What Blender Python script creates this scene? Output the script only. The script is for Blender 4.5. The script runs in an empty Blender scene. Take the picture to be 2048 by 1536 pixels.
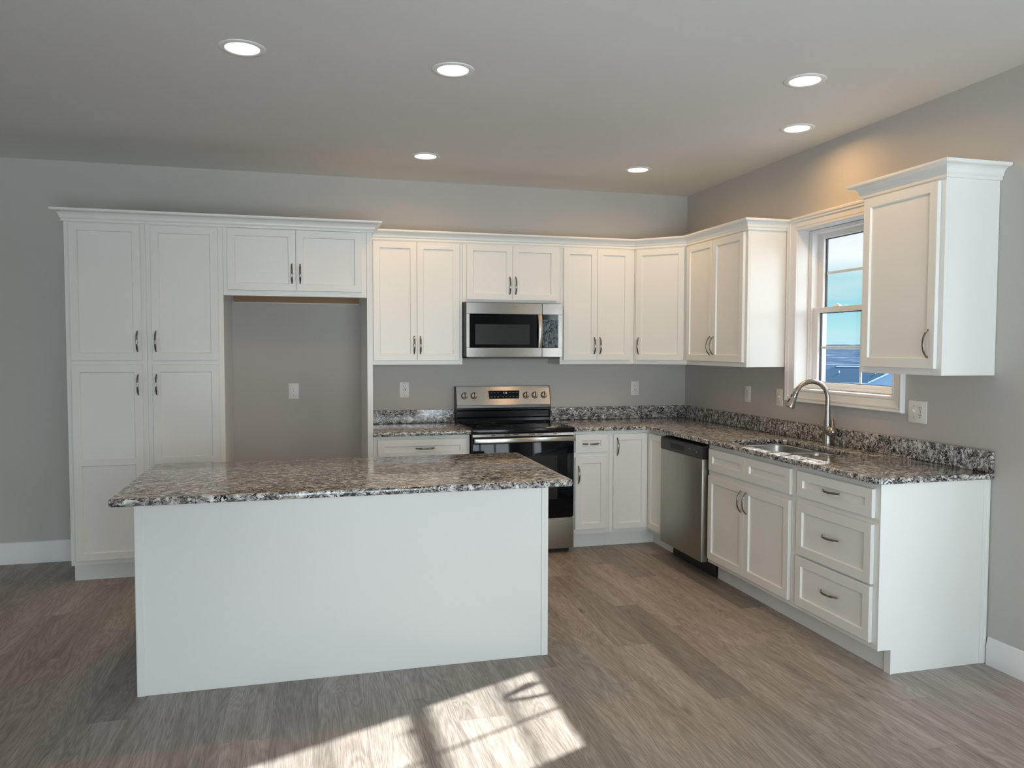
import bpy, bmesh, math, random
from mathutils import Vector, Matrix

random.seed(7)
S = bpy.context.scene
C = S.collection
PI = math.pi

# ------------------------------------------------------------------ camera
cam_d = bpy.data.cameras.new('camera')
cam_d.sensor_fit = 'HORIZONTAL'
cam_d.sensor_width = 36.0
cam_d.lens = 36.0 * 1559.2 / 2048.0
cam_d.clip_start = 0.05
cam_d.clip_end = 4000
cam = bpy.data.objects.new('camera', cam_d)
C.objects.link(cam)
_f = Vector((0.25692003, 0.96534242, -0.04589234))
_r = Vector((0.9663836, -0.25709567, 0.00213435))
_u = Vector((0.00973835, 0.04489796, 0.99894411))
cam.matrix_world = Matrix(((_r.x, _u.x, -_f.x, -3.1282), (_r.y, _u.y, -_f.y, -6.0253), (_r.z, _u.z, -_f.z, 1.4949), (0, 0, 0, 1)))
S.camera = cam

# ------------------------------------------------------------------ exposure
S.view_settings.view_transform = 'Standard'
S.view_settings.look = 'None'
S.view_settings.gamma = 1.0
S.view_settings.use_curve_mapping = False
S.view_settings.exposure = 0.08
S.cycles.max_bounces = 10
S.cycles.diffuse_bounces = 6
S.cycles.glossy_bounces = 4
S.cycles.transparent_max_bounces = 12
S.cycles.sample_clamp_indirect = 6.0
S.cycles.caustics_reflective = False
S.cycles.caustics_refractive = False

# ------------------------------------------------------------------ world: sky
SKY_REAR = 8.6       # unseen sky behind the camera, boosted to brighten the room
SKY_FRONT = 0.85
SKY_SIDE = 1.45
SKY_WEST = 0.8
SKY_REAR_COL = (0.86, 0.935, 1.0, 1)
world = bpy.data.worlds.new('sky')
S.world = world
world.use_nodes = True
wt = world.node_tree
wt.nodes.clear()
def wn(t, **k):
    n = wt.nodes.new(t)
    for a, b in k.items():
        setattr(n, a, b)
    return n
tc = wn('ShaderNodeTexCoord')
sep = wn('ShaderNodeSeparateXYZ')
wt.links.new(tc.outputs['Generated'], sep.inputs[0])
ramp = wn('ShaderNodeValToRGB')
ramp.color_ramp.elements[0].position = 0.0
ramp.color_ramp.elements[0].color = (0.58, 0.82, 0.95, 1)
ramp.color_ramp.elements[1].position = 1.0
ramp.color_ramp.elements[1].color = (0.35, 0.55, 0.80, 1)
for p, c in ((0.02, (0.56, 0.95, 1.0, 1)), (0.055, (0.36, 0.82, 0.93, 1)), (0.085, (0.55, 0.88, 0.95, 1)), (0.108, (1.15, 1.17, 1.2, 1)), (0.3, (0.80, 0.90, 1.0, 1))):
    e = ramp.color_ramp.elements.new(p)
    e.color = c
wt.links.new(sep.outputs['Z'], ramp.inputs[0])
mp = wn('ShaderNodeMapping')
mp.inputs['Scale'].default_value = (5, 5, 30)
nz = wn('ShaderNodeTexNoise')
nz.inputs['Scale'].default_value = 2.2
nz.inputs['Detail'].default_value = 5
wt.links.new(tc.outputs['Generated'], mp.inputs[0])
wt.links.new(mp.outputs[0], nz.inputs['Vector'])
cr = wn('ShaderNodeValToRGB')
cr.color_ramp.elements[0].position = 0.50
cr.color_ramp.elements[0].color = (0, 0, 0, 1)
cr.color_ramp.elements[1].position = 0.72
cr.color_ramp.elements[1].color = (0.5, 0.5, 0.5, 1)
wt.links.new(nz.outputs['Fac'], cr.inputs[0])
mx = wn('ShaderNodeMixRGB')
mx.inputs[2].default_value = (0.92, 0.98, 1.0, 1)
wt.links.new(cr.outputs[0], mx.inputs[0])
wt.links.new(ramp.outputs[0], mx.inputs[1])
# sky strength boosted toward -y, out of view, as added light for the room
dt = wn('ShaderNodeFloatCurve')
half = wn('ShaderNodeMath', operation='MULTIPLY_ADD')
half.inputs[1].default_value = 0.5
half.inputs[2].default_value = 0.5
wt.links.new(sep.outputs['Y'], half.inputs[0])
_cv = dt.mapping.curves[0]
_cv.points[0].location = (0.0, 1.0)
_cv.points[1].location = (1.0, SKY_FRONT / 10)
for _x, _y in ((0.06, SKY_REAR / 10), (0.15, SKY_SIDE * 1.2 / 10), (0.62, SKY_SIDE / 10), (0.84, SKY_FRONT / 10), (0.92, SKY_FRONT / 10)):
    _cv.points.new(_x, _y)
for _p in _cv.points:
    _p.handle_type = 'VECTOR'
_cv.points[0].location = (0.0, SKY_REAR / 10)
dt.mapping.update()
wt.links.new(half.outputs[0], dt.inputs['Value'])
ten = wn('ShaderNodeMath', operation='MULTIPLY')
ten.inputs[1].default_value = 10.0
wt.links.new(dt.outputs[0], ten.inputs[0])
# world boosted below the horizon to throw added light up at the ceiling
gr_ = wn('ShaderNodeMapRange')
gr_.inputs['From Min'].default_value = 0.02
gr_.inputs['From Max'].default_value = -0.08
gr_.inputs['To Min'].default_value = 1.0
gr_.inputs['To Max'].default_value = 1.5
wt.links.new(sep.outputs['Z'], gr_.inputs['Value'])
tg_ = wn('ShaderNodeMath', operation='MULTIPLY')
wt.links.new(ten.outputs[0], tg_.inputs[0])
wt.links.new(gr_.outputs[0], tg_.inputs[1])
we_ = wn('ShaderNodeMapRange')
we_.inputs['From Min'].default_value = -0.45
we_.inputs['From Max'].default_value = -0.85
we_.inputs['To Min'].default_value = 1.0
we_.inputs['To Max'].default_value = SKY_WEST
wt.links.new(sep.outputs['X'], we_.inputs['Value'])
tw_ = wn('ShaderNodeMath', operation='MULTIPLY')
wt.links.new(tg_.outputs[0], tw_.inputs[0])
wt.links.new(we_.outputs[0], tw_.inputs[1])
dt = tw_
dc_ = wn('ShaderNodeMapRange')
dc_.inputs['From Min'].default_value = 0.1
dc_.inputs['From Max'].default_value = -0.4
dc_.clamp = True
wt.links.new(sep.outputs['Y'], dc_.inputs['Value'])
mxr = wn('ShaderNodeMixRGB')
mxr.inputs[2].default_value = SKY_REAR_COL
wt.links.new(dc_.outputs[0], mxr.inputs[0])
wt.links.new(mx.outputs[0], mxr.inputs[1])
bg = wn('ShaderNodeBackground')
wt.links.new(mxr.outputs[0], bg.inputs[0])
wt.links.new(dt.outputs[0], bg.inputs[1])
wo = wn('ShaderNodeOutputWorld')
wt.links.new(bg.outputs[0], wo.inputs[0])

# ------------------------------------------------------------------ sun
sd = bpy.data.lights.new('sun', 'SUN')
sd.energy = 18.5
sd.angle = math.radians(0.7)
sd.color = (1.0, 0.98, 0.955)
sun = bpy.data.objects.new('sun', sd)
C.objects.link(sun)
sun.rotation_euler = Vector((-1.0, -0.44, -0.618)).to_track_quat('-Z', 'Y').to_euler()
sun.location = (12, 5, 9)

def portal(loc, direction, sx, sy):
    d = bpy.data.lights.new('window_portal', 'AREA')
    d.shape = 'RECTANGLE'
    d.size = sx
    d.size_y = sy
    d.cycles.is_portal = True
    o = bpy.data.objects.new('window_portal', d)
    C.objects.link(o)
    o.location = loc
    o.rotation_euler = Vector(direction).to_track_quat('-Z', 'Y').to_euler()

H = 2.773            # ceiling height
XL, YR = -8.2, -7.7  # left wall, rear wall
LAMP_W = 3.7
LAMP_COL = (1.0, 0.58, 0.24)
portal((0.17, -1.986, 1.75), (-1, 0, 0), 0.90, 1.05)
portal((-2.15, YR - 0.16, 1.15), (0, 1, 0), 3.1, 2.2)
portal((XL - 0.16, -5.2, 1.15), (1, 0, 0), 3.0, 2.2)
portal((0.17, -4.55, 1.10), (-1, 0, 0), 1.2, 2.1)

# ------------------------------------------------------------------ materials
def mat(name, col=(0.8, 0.8, 0.8), rough=0.5, metal=0.0, spec=0.5, **kw):
    m = bpy.data.materials.new(name)
    m.use_nodes = True
    b = m.node_tree.nodes['Principled BSDF']
    b.inputs['Base Color'].default_value = (*col, 1)
    b.inputs['Roughness'].default_value = rough
    b.inputs['Metallic'].default_value = metal
    b.inputs['Specular IOR Level'].default_value = spec
    for k, v in kw.items():
        b.inputs[k].default_value = v
    return m

def nt(m):
    return m.node_tree, m.node_tree.nodes['Principled BSDF']

def node(t, kind, ins=None, **k):
    n = t.nodes.new(kind)
    for a, b in k.items():
        setattr(n, a, b)
    if ins:
        for a, b in ins.items():
            if isinstance(b, bpy.types.NodeSocket):
                t.links.new(b, n.inputs[a])
            else:
                n.inputs[a].default_value = b
    return n

def ramp_node(t, fac, stops, interp='LINEAR'):
    n = t.nodes.new('ShaderNodeValToRGB')
    r = n.color_ramp
    r.interpolation = interp
    while len(r.elements) > len(stops):
        r.elements.remove(r.elements[-1])
    while len(r.elements) < len(stops):
        r.elements.new(0.5)
    for e, (p, c) in zip(r.elements, stops):
        e.position = p
        e.color = (*c, 1) if len(c) == 3 else c
    t.links.new(fac, n.inputs[0])
    return n

def bump(t, b, height, strength, dist=0.001):
    n = node(t, 'ShaderNodeBump', {'Height': height, 'Strength': strength, 'Distance': dist})
    t.links.new(n.outputs[0], b.inputs['Normal'])

def painted(name, col, rough, bs=0.05, scale=400.0):
    m = mat(name, col, rough)
    t, b = nt(m)
    g = node(t, 'ShaderNodeNewGeometry')
    n = node(t, 'ShaderNodeTexNoise', {'Vector': g.outputs['Position'], 'Scale': scale, 'Detail': 2.0})
    bump(t, b, n.outputs['Fac'], bs, 0.001)
    n2 = node(t, 'ShaderNodeTexNoise', {'Vector': g.outputs['Position'], 'Scale': 2.5, 'Detail': 2.0})
    c = ramp_node(t, n2.outputs['Fac'], [(0.3, tuple(x * 0.985 for x in col)), (0.7, tuple(min(1, x * 1.01) for x in col))])
    t.links.new(c.outputs[0], b.inputs['Base Color'])
    return m

M = {}
M['wall'] = painted('wall_paint', (0.52, 0.50, 0.465), 0.75, 0.12, 350)
M['ceiling'] = painted('ceiling_paint', (0.72, 0.715, 0.69), 0.85, 0.15, 300)
M['white'] = painted('white_cabinet_paint', (0.82, 0.83, 0.80), 0.34, 0.02, 500)
M['trim'] = painted('white_trim_paint', (0.80, 0.80, 0.79), 0.38, 0.02, 500)
M['plastic'] = mat('white_plastic', (0.80, 0.79, 0.76), 0.35)
M['vinyl'] = mat('white_vinyl', (0.82, 0.82, 0.82), 0.35)
M['dark'] = mat('dark_slot', (0.01, 0.01, 0.01), 0.6)
M['grey'] = mat('grey_print', (0.12, 0.12, 0.12), 0.5)
M['black'] = mat('black_plastic', (0.012, 0.012, 0.013), 0.38)
M['blackgloss'] = mat('black_enamel', (0.004, 0.005, 0.007), 0.12, spec=0.3)
M['glassblack'] = mat('black_glass', (0.003, 0.004, 0.006), 0.05, spec=0.25)
M['screen'] = mat('perforated_screen', (0.020, 0.021, 0.020), 0.25, spec=0.2)
M['nickel'] = mat('polished_nickel', (0.26, 0.24, 0.225), 0.12, 1.0)
M['knob'] = mat('polished_steel_knob', (0.72, 0.62, 0.54), 0.16, 1.0)
M['plywood'] = mat('raw_plywood', (0.34, 0.22, 0.12), 0.7)
M['shade_in'] = mat('cabinet_interior', (0.55, 0.48, 0.38), 0.7)
M['coil'] = mat('dark_grey', (0.03, 0.03, 0.03), 0.4)
M['rubber'] = mat('rubber_black', (0.01, 0.01, 0.01), 0.7)
M['print'] = mat('pale_print', (0.35, 0.36, 0.38), 0.5)

def steel(name, col, rough, axis='x', aniso=0.0):
    m = mat(name, col, rough, 1.0)
    t, b = nt(m)
    tcn = node(t, 'ShaderNodeTexCoord')
    sc = {'x': (2, 900, 900), 'z': (900, 900, 2)}[axis]
    mpn = node(t, 'ShaderNodeMapping', {'Vector': tcn.outputs['Object'], 'Scale': sc})
    n = node(t, 'ShaderNodeTexNoise', {'Vector': mpn.outputs[0], 'Scale': 1.0, 'Detail': 3.0})
    r = node(t, 'ShaderNodeMapRange', {'Value': n.outputs['Fac'], 'To Min': rough * 0.8, 'To Max': rough * 1.35})
    t.links.new(r.outputs[0], b.inputs['Roughness'])
    bump(t, b, n.outputs['Fac'], 0.06, 0.0004)
    if aniso:
        tg = node(t, 'ShaderNodeCombineXYZ', {'X': 0.0, 'Y': 0.0, 'Z': 1.0})
        b.inputs['Anisotropic'].default_value = aniso
        t.links.new(tg.outputs[0], b.inputs['Tangent'])
    return m
M['steel'] = steel('brushed_steel', (0.50, 0.475, 0.44), 0.22, 'x', 0.85)
M['steel_v'] = steel('brushed_steel_door', (0.40, 0.385, 0.335), 0.42, 'x', 0.5)
M['dark_steel'] = mat('dark_steel', (0.13, 0.125, 0.12), 0.35, 1.0)
M['sink'] = steel('sink_steel', (0.45, 0.44, 0.42), 0.28, 'x')
M['faucet'] = steel('brushed_nickel', (0.38, 0.355, 0.325), 0.26, 'z')

def granite():
    m = mat('speckled_granite', (0.4, 0.4, 0.4), 0.11, spec=0.5)
    t, b = nt(m)
    g = node(t, 'ShaderNodeNewGeometry')
    rot = node(t, 'ShaderNodeMapping', {'Vector': g.outputs['Position'], 'Rotation': (0.3, 0.2, 0.5), 'Scale': (0.75, 1.3, 1.1)})
    w = node(t, 'ShaderNodeTexNoise', {'Vector': rot.outputs[0], 'Scale': 14.0, 'Detail': 3.0})
    ad = node(t, 'ShaderNodeVectorMath', {0: rot.outputs[0], 1: w.outputs['Color']}, operation='MULTIPLY_ADD')
    ad.inputs[1].default_value = (1, 1, 1)
    sc = node(t, 'ShaderNodeVectorMath', {0: w.outputs['Color'], 'Scale': 0.055}, operation='SCALE')
    ad2 = node(t, 'ShaderNodeVectorMath', {0: rot.outputs[0], 1: sc.outputs[0]}, operation='ADD')
    t.nodes.remove(ad)
    # large field of pale and mid grey crystals
    n1 = node(t, 'ShaderNodeTexNoise', {'Vector': ad2.outputs[0], 'Scale': 43.0, 'Detail': 4.0, 'Roughness': 0.65})
    base = ramp_node(t, n1.outputs['Fac'], [(0.34, (0.08, 0.078, 0.074)), (0.44, (0.26, 0.25, 0.235)), (0.52, (0.50, 0.49, 0.47)), (0.62, (0.82, 0.82, 0.80))])
    # black veined flecks
    v = node(t, 'ShaderNodeTexNoise', {'Vector': ad2.outputs[0], 'Scale': 44.0, 'Detail': 3.0, 'Roughness': 0.55, 'Distortion': 0.8})
    vs_ = node(t, 'ShaderNodeMath', {0: v.outputs['Fac'], 1: 0.5}, operation='SUBTRACT')
    va_ = node(t, 'ShaderNodeMath', {0: vs_.outputs[0]}, operation='ABSOLUTE')
    big = node(t, 'ShaderNodeTexNoise', {'Vector': rot.outputs[0], 'Scale': 16.0, 'Detail': 2.0})
    wd = node(t, 'ShaderNodeMapRange', {'Value': big.outputs['Fac'], 'From Min': 0.35, 'From Max': 0.65, 'To Min': 0.011, 'To Max': 0.050})
    kd = node(t, 'ShaderNodeMath', {0: va_.outputs[0], 1: wd.outputs[0]}, operation='SUBTRACT')
    k = ramp_node(t, kd.outputs[0], [(0.0, (1, 1, 1)), (0.012, (0, 0, 0))])
    mx1 = node(t, 'ShaderNodeMixRGB', {0: k.outputs[0], 1: base.outputs[0], 2: (0.012, 0.012, 0.016, 1)})
    # scattered tan patches
    n3 = node(t, 'ShaderNodeTexNoise', {'Vector': rot.outputs[0], 'Scale': 22.0, 'Detail': 3.0})
    k3 = ramp_node(t, n3.outputs['Fac'], [(0.55, (0, 0, 0)), (0.68, (0.4, 0.4, 0.4))])
    mx2 = node(t, 'ShaderNodeMixRGB', {0: k3.outputs[0], 1: mx1.outputs[0], 2: (0.27, 0.21, 0.155, 1)}, blend_type='MIX')
    t.links.new(mx2.outputs[0], b.inputs['Base Color'])
    return m
M['granite'] = granite()

def floor_mat():
    m = mat('vinyl_plank', (0.3, 0.25, 0.2), 0.42, spec=0.45)
    t, b = nt(m)
    g = node(t, 'ShaderNodeNewGeometry')
    at = node(t, 'ShaderNodeAttribute', attribute_name='tone')
    ao = node(t, 'ShaderNodeAttribute', attribute_name='shift')
    cv = node(t, 'ShaderNodeCombineXYZ', {'X': ao.outputs['Fac'], 'Y': ao.outputs['Fac'], 'Z': ao.outputs['Fac']})
    sc = node(t, 'ShaderNodeVectorMath', {0: cv.outputs[0], 'Scale': 37.0}, operation='SCALE')
    p = node(t, 'ShaderNodeVectorMath', {0: g.outputs['Position'], 1: sc.outputs[0]}, operation='ADD')
    # broad growth-ring figure
    m1 = node(t, 'ShaderNodeMapping', {'Vector': p.outputs[0], 'Scale': (7.0, 0.8, 1.0)})
    n1 = node(t, 'ShaderNodeTexNoise', {'Vector': m1.outputs[0], 'Scale': 1.0, 'Detail': 2.0, 'Roughness': 0.5, 'Distortion': 0.6})
    rg = node(t, 'ShaderNodeMath', {0: n1.outputs['Fac'], 1: 120.0}, operation='MULTIPLY')
    sn = node(t, 'ShaderNodeMath', {0: rg.outputs[0]}, operation='SINE')
    # fine pores
    m2 = node(t, 'ShaderNodeMapping', {'Vector': p.outputs[0], 'Scale': (300.0, 11.0, 1.0)})
    n2 = node(t, 'ShaderNodeTexNoise', {'Vector': m2.outputs[0], 'Scale': 1.0, 'Detail': 4.0, 'Roughness': 0.6})
    # soft tonal streaks
    m3 = node(t, 'ShaderNodeMapping', {'Vector': p.outputs[0], 'Scale': (16.0, 1.3, 1.0)})
    n3 = node(t, 'ShaderNodeTexNoise', {'Vector': m3.outputs[0], 'Scale': 1.0, 'Detail': 3.0})
    a = node(t, 'ShaderNodeMath', {0: sn.outputs[0], 1: 0.045}, operation='MULTIPLY')
    c = node(t, 'ShaderNodeMath', {0: n2.outputs['Fac'], 1: 0.62, 2: a.outputs[0]}, operation='MULTIPLY_ADD')
    d = node(t, 'ShaderNodeMath', {0: n3.outputs['Fac'], 1: 0.38, 2: c.outputs[0]}, operation='MULTIPLY_ADD')
    col = ramp_node(t, d.outputs[0], [(0.30, (0.165, 0.137, 0.115)), (0.50, (0.320, 0.276, 0.240)), (0.70, (0.480, 0.438, 0.400))])
    # dark knots
    kn = node(t, 'ShaderNodeMapping', {'Vector': p.outputs[0], 'Scale': (5.0, 1.6, 1.0)})
    vk = node(t, 'ShaderNodeTexVoronoi', {'Vector': kn.outputs[0], 'Scale': 1.0})
    kr = ramp_node(t, vk.outputs['Distance'], [(0.02, (0.5, 0.5, 0.5)), (0.11, (1, 1, 1))])
    mk = node(t, 'ShaderNodeMixRGB', {0: 1.0, 1: col.outputs[0], 2: kr.outputs[0]}, blend_type='MULTIPLY')
    tn = node(t, 'ShaderNodeVectorMath', {0: mk.outputs[0], 'Scale': at.outputs['Fac']}, operation='SCALE')
    # fine seams at plank edges
    uv = node(t, 'ShaderNodeUVMap', uv_map='plank')
    su = node(t, 'ShaderNodeSeparateXYZ', {0: uv.outputs[0]})
    l1 = node(t, 'ShaderNodeMath', {0: su.outputs['X'], 1: 0.0011}, operation='LESS_THAN')
    l2 = node(t, 'ShaderNodeMath', {0: su.outputs['Y'], 1: 0.0016}, operation='LESS_THAN')
    l3 = node(t, 'ShaderNodeMath', {0: l1.outputs[0], 1: l2.outputs[0]}, operation='MAXIMUM')
    l4 = node(t, 'ShaderNodeMath', {0: l3.outputs[0], 1: 0.45}, operation='MULTIPLY')
    ms = node(t, 'ShaderNodeMixRGB', {0: l4.outputs[0], 1: tn.outputs[0], 2: (0.05, 0.04, 0.03, 1)})
    t.links.new(ms.outputs[0], b.inputs['Base Color'])
    bump(t, b, c.outputs[0], 0.25, 0.0006)
    r = node(t, 'ShaderNodeMapRange', {'Value': n2.outputs['Fac'], 'To Min': 0.36, 'To Max': 0.5})
    t.links.new(r.outputs[0], b.inputs['Roughness'])
    return m
M['floor'] = floor_mat()

def clear_glass(name, tint=(1, 1, 1), refl=0.9):
    m = bpy.data.materials.new(name)
    m.use_nodes = True
    t = m.node_tree
    t.nodes.clear()
    tr = node(t, 'ShaderNodeBsdfTransparent', {'Color': (*tint, 1)})
    gl = node(t, 'ShaderNodeBsdfGlossy', {'Roughness': 0.0})
    lw = node(t, 'ShaderNodeLayerWeight', {'Blend': 0.5})
    pw = node(t, 'ShaderNodeMath', {0: lw.outputs['Facing'], 1: 5.0}, operation='POWER')
    mu = node(t, 'ShaderNodeMath', {0: pw.outputs[0], 1: 0.5 * refl, 2: 0.03}, operation='MULTIPLY_ADD')
    mi = node(t, 'ShaderNodeMixShader', {0: mu.outputs[0], 1: tr.outputs[0], 2: gl.outputs[0]})
    o = node(t, 'ShaderNodeOutputMaterial', {0: mi.outputs[0]})
    return m
M['glass'] = clear_glass('window_glass', (0.97, 0.995, 1.0))

def emitter(name, col, st):
    m = mat(name, (0.9, 0.9, 0.9), 0.4)
    _, b = nt(m)
    b.inputs['Emission Color'].default_value = (*col, 1)
    b.inputs['Emission Strength'].default_value = st
    return m
M['lens'] = emitter('lit_lens', (1.0, 0.93, 0.86), 2.6)
M['clock'] = emitter('clock_digits', (0.35, 0.45, 1.0), 0.5)

def film():
    m = mat('bubbled_film', (0.02, 0.03, 0.035), 0.16, spec=0.35)
    t, b = nt(m)
    tcn = node(t, 'ShaderNodeTexCoord')
    mpn = node(t, 'ShaderNodeMapping', {'Vector': tcn.outputs['Object'], 'Scale': (1.3, 1.0, 0.7)})
    n = node(t, 'ShaderNodeTexNoise', {'Vector': mpn.outputs[0], 'Scale': 38.0, 'Detail': 5.0, 'Distortion': 1.6})
    c = ramp_node(t, n.outputs['Fac'], [(0.44, (0.006, 0.008, 0.010)), (0.50, (0.05, 0.075, 0.09)), (0.56, (0.14, 0.20, 0.23)), (0.60, (0.03, 0.04, 0.05)), (0.66, (0.18, 0.22, 0.25))])  # pale blue bands: sky reflections painted into the film colour
    t.links.new(c.outputs[0], b.inputs['Base Color'])
    bump(t, b, n.outputs['Fac'], 0.9, 0.004)
    return m
M['film'] = film()

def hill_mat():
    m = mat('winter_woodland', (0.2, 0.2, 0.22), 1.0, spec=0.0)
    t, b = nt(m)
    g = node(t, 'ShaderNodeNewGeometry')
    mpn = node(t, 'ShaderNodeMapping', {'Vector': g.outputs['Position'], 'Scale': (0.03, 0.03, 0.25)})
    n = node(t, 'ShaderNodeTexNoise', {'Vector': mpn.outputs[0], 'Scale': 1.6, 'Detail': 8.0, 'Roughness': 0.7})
    c = ramp_node(t, n.outputs['Fac'], [(0.35, (0.024, 0.042, 0.082)), (0.50, (0.036, 0.060, 0.108)), (0.58, (0.055, 0.088, 0.135)), (0.64, (0.13, 0.17, 0.21))])  # distance haze put into the woodland colour as a blue cast
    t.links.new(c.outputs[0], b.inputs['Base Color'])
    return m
M['hills'] = hill_mat()
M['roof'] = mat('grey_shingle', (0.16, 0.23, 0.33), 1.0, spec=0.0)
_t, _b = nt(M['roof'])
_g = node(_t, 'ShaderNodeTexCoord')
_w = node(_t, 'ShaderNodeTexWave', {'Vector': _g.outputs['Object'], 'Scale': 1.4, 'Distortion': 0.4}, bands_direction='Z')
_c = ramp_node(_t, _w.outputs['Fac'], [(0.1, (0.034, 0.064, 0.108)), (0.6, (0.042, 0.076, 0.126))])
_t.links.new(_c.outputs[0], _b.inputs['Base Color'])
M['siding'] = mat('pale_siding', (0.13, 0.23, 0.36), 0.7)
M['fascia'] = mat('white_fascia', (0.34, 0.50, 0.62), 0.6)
M['pane_dark'] = mat('dark_far_pane', (0.04, 0.08, 0.11), 0.2)

# ------------------------------------------------------------------ mesh helpers
class MB:
    def __init__(self):
        self.bm = bmesh.new()
    def box(self, x0, x1, y0, y1, z0, z1, bev=0.0, seg=1):
        bm = self.bm
        x0, x1 = min(x0, x1), max(x0, x1)
        y0, y1 = min(y0, y1), max(y0, y1)
        z0, z1 = min(z0, z1), max(z0, z1)
        vs = [bm.verts.new((x, y, z)) for x in (x0, x1) for y in (y0, y1) for z in (z0, z1)]
        fs = [(0, 1, 3, 2), (4, 6, 7, 5), (0, 4, 5, 1), (2, 3, 7, 6), (0, 2, 6, 4), (1, 5, 7, 3)]
        faces = [bm.faces.new([vs[i] for i in f]) for f in fs]
        if bev > 0:
            es = list({e for f in faces for e in f.edges})
            bmesh.ops.bevel(bm, geom=es, offset=bev, segments=seg, affect='EDGES', profile=0.5)
        return self
    def quad(self, *pts):
        self.bm.faces.new([self.bm.verts.new(p) for p in pts])
        return self
    def rings(self, rings, closed=True, cap0=True, cap1=True):
        bm = self.bm
        vr = [[bm.verts.new(p) for p in r] for r in rings]
        n = len(vr[0])
        for a, b in zip(vr, vr[1:]):
            for i in range(n if closed else n - 1):
                j = (i + 1) % n
                bm.faces.new((a[i], a[j], b[j], b[i]))
        if cap0:
            bm.faces.new(list(reversed(vr[0])))
        if cap1:
            bm.faces.new(vr[-1])
        return self
    def tube(self, path, rad, n=14, up=Vector((0, 0, 1)), sx=1.0, sy=1.0, caps=True):
        path = [Vector(p) for p in path]
        rs = []
        prev = None
        for i, p in enumerate(path):
            a = path[max(i - 1, 0)]
            b = path[min(i + 1, len(path) - 1)]
            t = (b - a).normalized()
            if prev is None:
                u = up - t * up.dot(t)
                if u.length < 1e-4:
                    u = Vector((1, 0, 0)) - t * t.x
            else:
                u = prev - t * prev.dot(t)
            u.normalize()
            prev = u
            v = t.cross(u)
            r = rad[i] if isinstance(rad, (list, tuple)) else rad
            if isinstance(r, tuple):
                ra, rb = r
            else:
                ra, rb = r * sx, r * sy
            rs.append([p + u * (math.cos(k * 2 * PI / n) * ra) + v * (math.sin(k * 2 * PI / n) * rb) for k in range(n)])
        return self.rings(rs, True, caps, caps)
    def cyl(self, p0, p1, r0, r1=None, n=24):
        return self.tube([p0, p1], [r0, r1 if r1 is not None else r0], n)
    def lathe(self, prof, c=(0, 0, 0), n=32, axis='z', cap=True):
        rs = []
        for r, h in prof:
            ring = []
            for k in range(n):
                a = k * 2 * PI / n
                if axis == 'z':
                    ring.append((c[0] + r * math.cos(a), c[1] + r * math.sin(a), c[2] + h))
                elif axis == 'y':
                    ring.append((c[0] + r * math.cos(a), c[1] + h, c[2] - r * math.sin(a)))
                else:
                    ring.append((c[0] + h, c[1] + r * math.cos(a), c[2] + r * math.sin(a)))
            rs.append(ring)
        return self.rings(rs, True, cap, cap)
    def prism(self, poly, axis, a, b):
        def P(u, v, w):
            return {'x': (w, u, v), 'y': (u, w, v), 'z': (u, v, w)}[axis]
        return self.rings([[P(u, v, a) for u, v in poly], [P(u, v, b) for u, v in poly]])
    def sweep(self, path, prof, left=True, cap=True):
        """profile (out, z) along a horizontal polyline; out points to the left of travel (or right)"""
        pts = [Vector((p[0], p[1])) for p in path]
        rs = []
        for i, p in enumerate(pts):
            d0 = (p - pts[i - 1]).normalized() if i > 0 else None
            d1 = (pts[i + 1] - p).normalized() if i < len(pts) - 1 else None
            if d0 is None: d0 = d1
            if d1 is None: d1 = d0
            n0 = Vector((-d0.y, d0.x)); n1 = Vector((-d1.y, d1.x))
            if not left: n0, n1 = -n0, -n1
            n = (n0 + n1).normalized()
            k = 1.0 / max(0.2, n.dot(n0))
            rs.append([(p.x + n.x * o * k, p.y + n.y * o * k, z) for o, z in prof])
        return self.rings(rs, True, cap, cap)
    def slab(self, outer, holes, z0, z1, r=0.008, hr=0.004):
        """flat slab from 2D loops with rounded edges"""
        bm = self.bm
        def inset(loop, d, ccw):
            n = len(loop)
            out = []
            for i in range(n):
                a = Vector(loop[i - 1]); p = Vector(loop[i]); c = Vector(loop[(i + 1) % n])
                e0 = (p - a).normalized(); e1 = (c - p).normalized()
                n0 = Vector((-e0.y, e0.x)); n1 = Vector((-e1.y, e1.x))
                if not ccw: n0, n1 = -n0, -n1
                m = (n0 + n1)
                if m.length < 1e-6: m = n0
                m.normalize()
                k = 1.0 / max(0.35, m.dot(n0))
                q = p + m * (d * k)
                out.append((q.x, q.y))
            return out
        def area(l):
            return sum(l[i - 1][0] * l[i][1] - l[i][0] * l[i - 1][1] for i in range(len(l)))
        loops = [(outer, r, 1)] + [(h, hr, -1) for h in holes]
        top_e, bot_e = [], []
        for loop, rr, sgn in loops:
            ccw = area(loop) > 0
            steps = [(rr, z1), (rr * 0.4, z1 - rr * 0.12), (rr * 0.12, z1 - rr * 0.4), (0, z1 - rr), (0, z0 + rr), (rr * 0.12, z0 + rr * 0.4), (rr * 0.4, z0 + rr * 0.12), (rr, z0)]
            vr = []
            for d, z in steps:
                l = inset(loop, d * sgn, ccw) if d > 0 else loop
                vr.append([bm.verts.new((x, y, z)) for x, y in l])
            n = len(loop)
            for a, b in zip(vr, vr[1:]):
                for i in range(n):
                    j = (i + 1) % n
                    bm.faces.new((a[i], b[i], b[j], a[j]))
            top_e += [bm.edges.get((vr[0][i], vr[0][(i + 1) % n])) for i in range(n)]
            bot_e += [bm.edges.get((vr[-1][i], vr[-1][(i + 1) % n])) for i in range(n)]
        bmesh.ops.triangle_fill(bm, edges=top_e, use_beauty=True, use_dissolve=False)
        bmesh.ops.triangle_fill(bm, edges=bot_e, use_beauty=True, use_dissolve=False)
        return self
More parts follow.
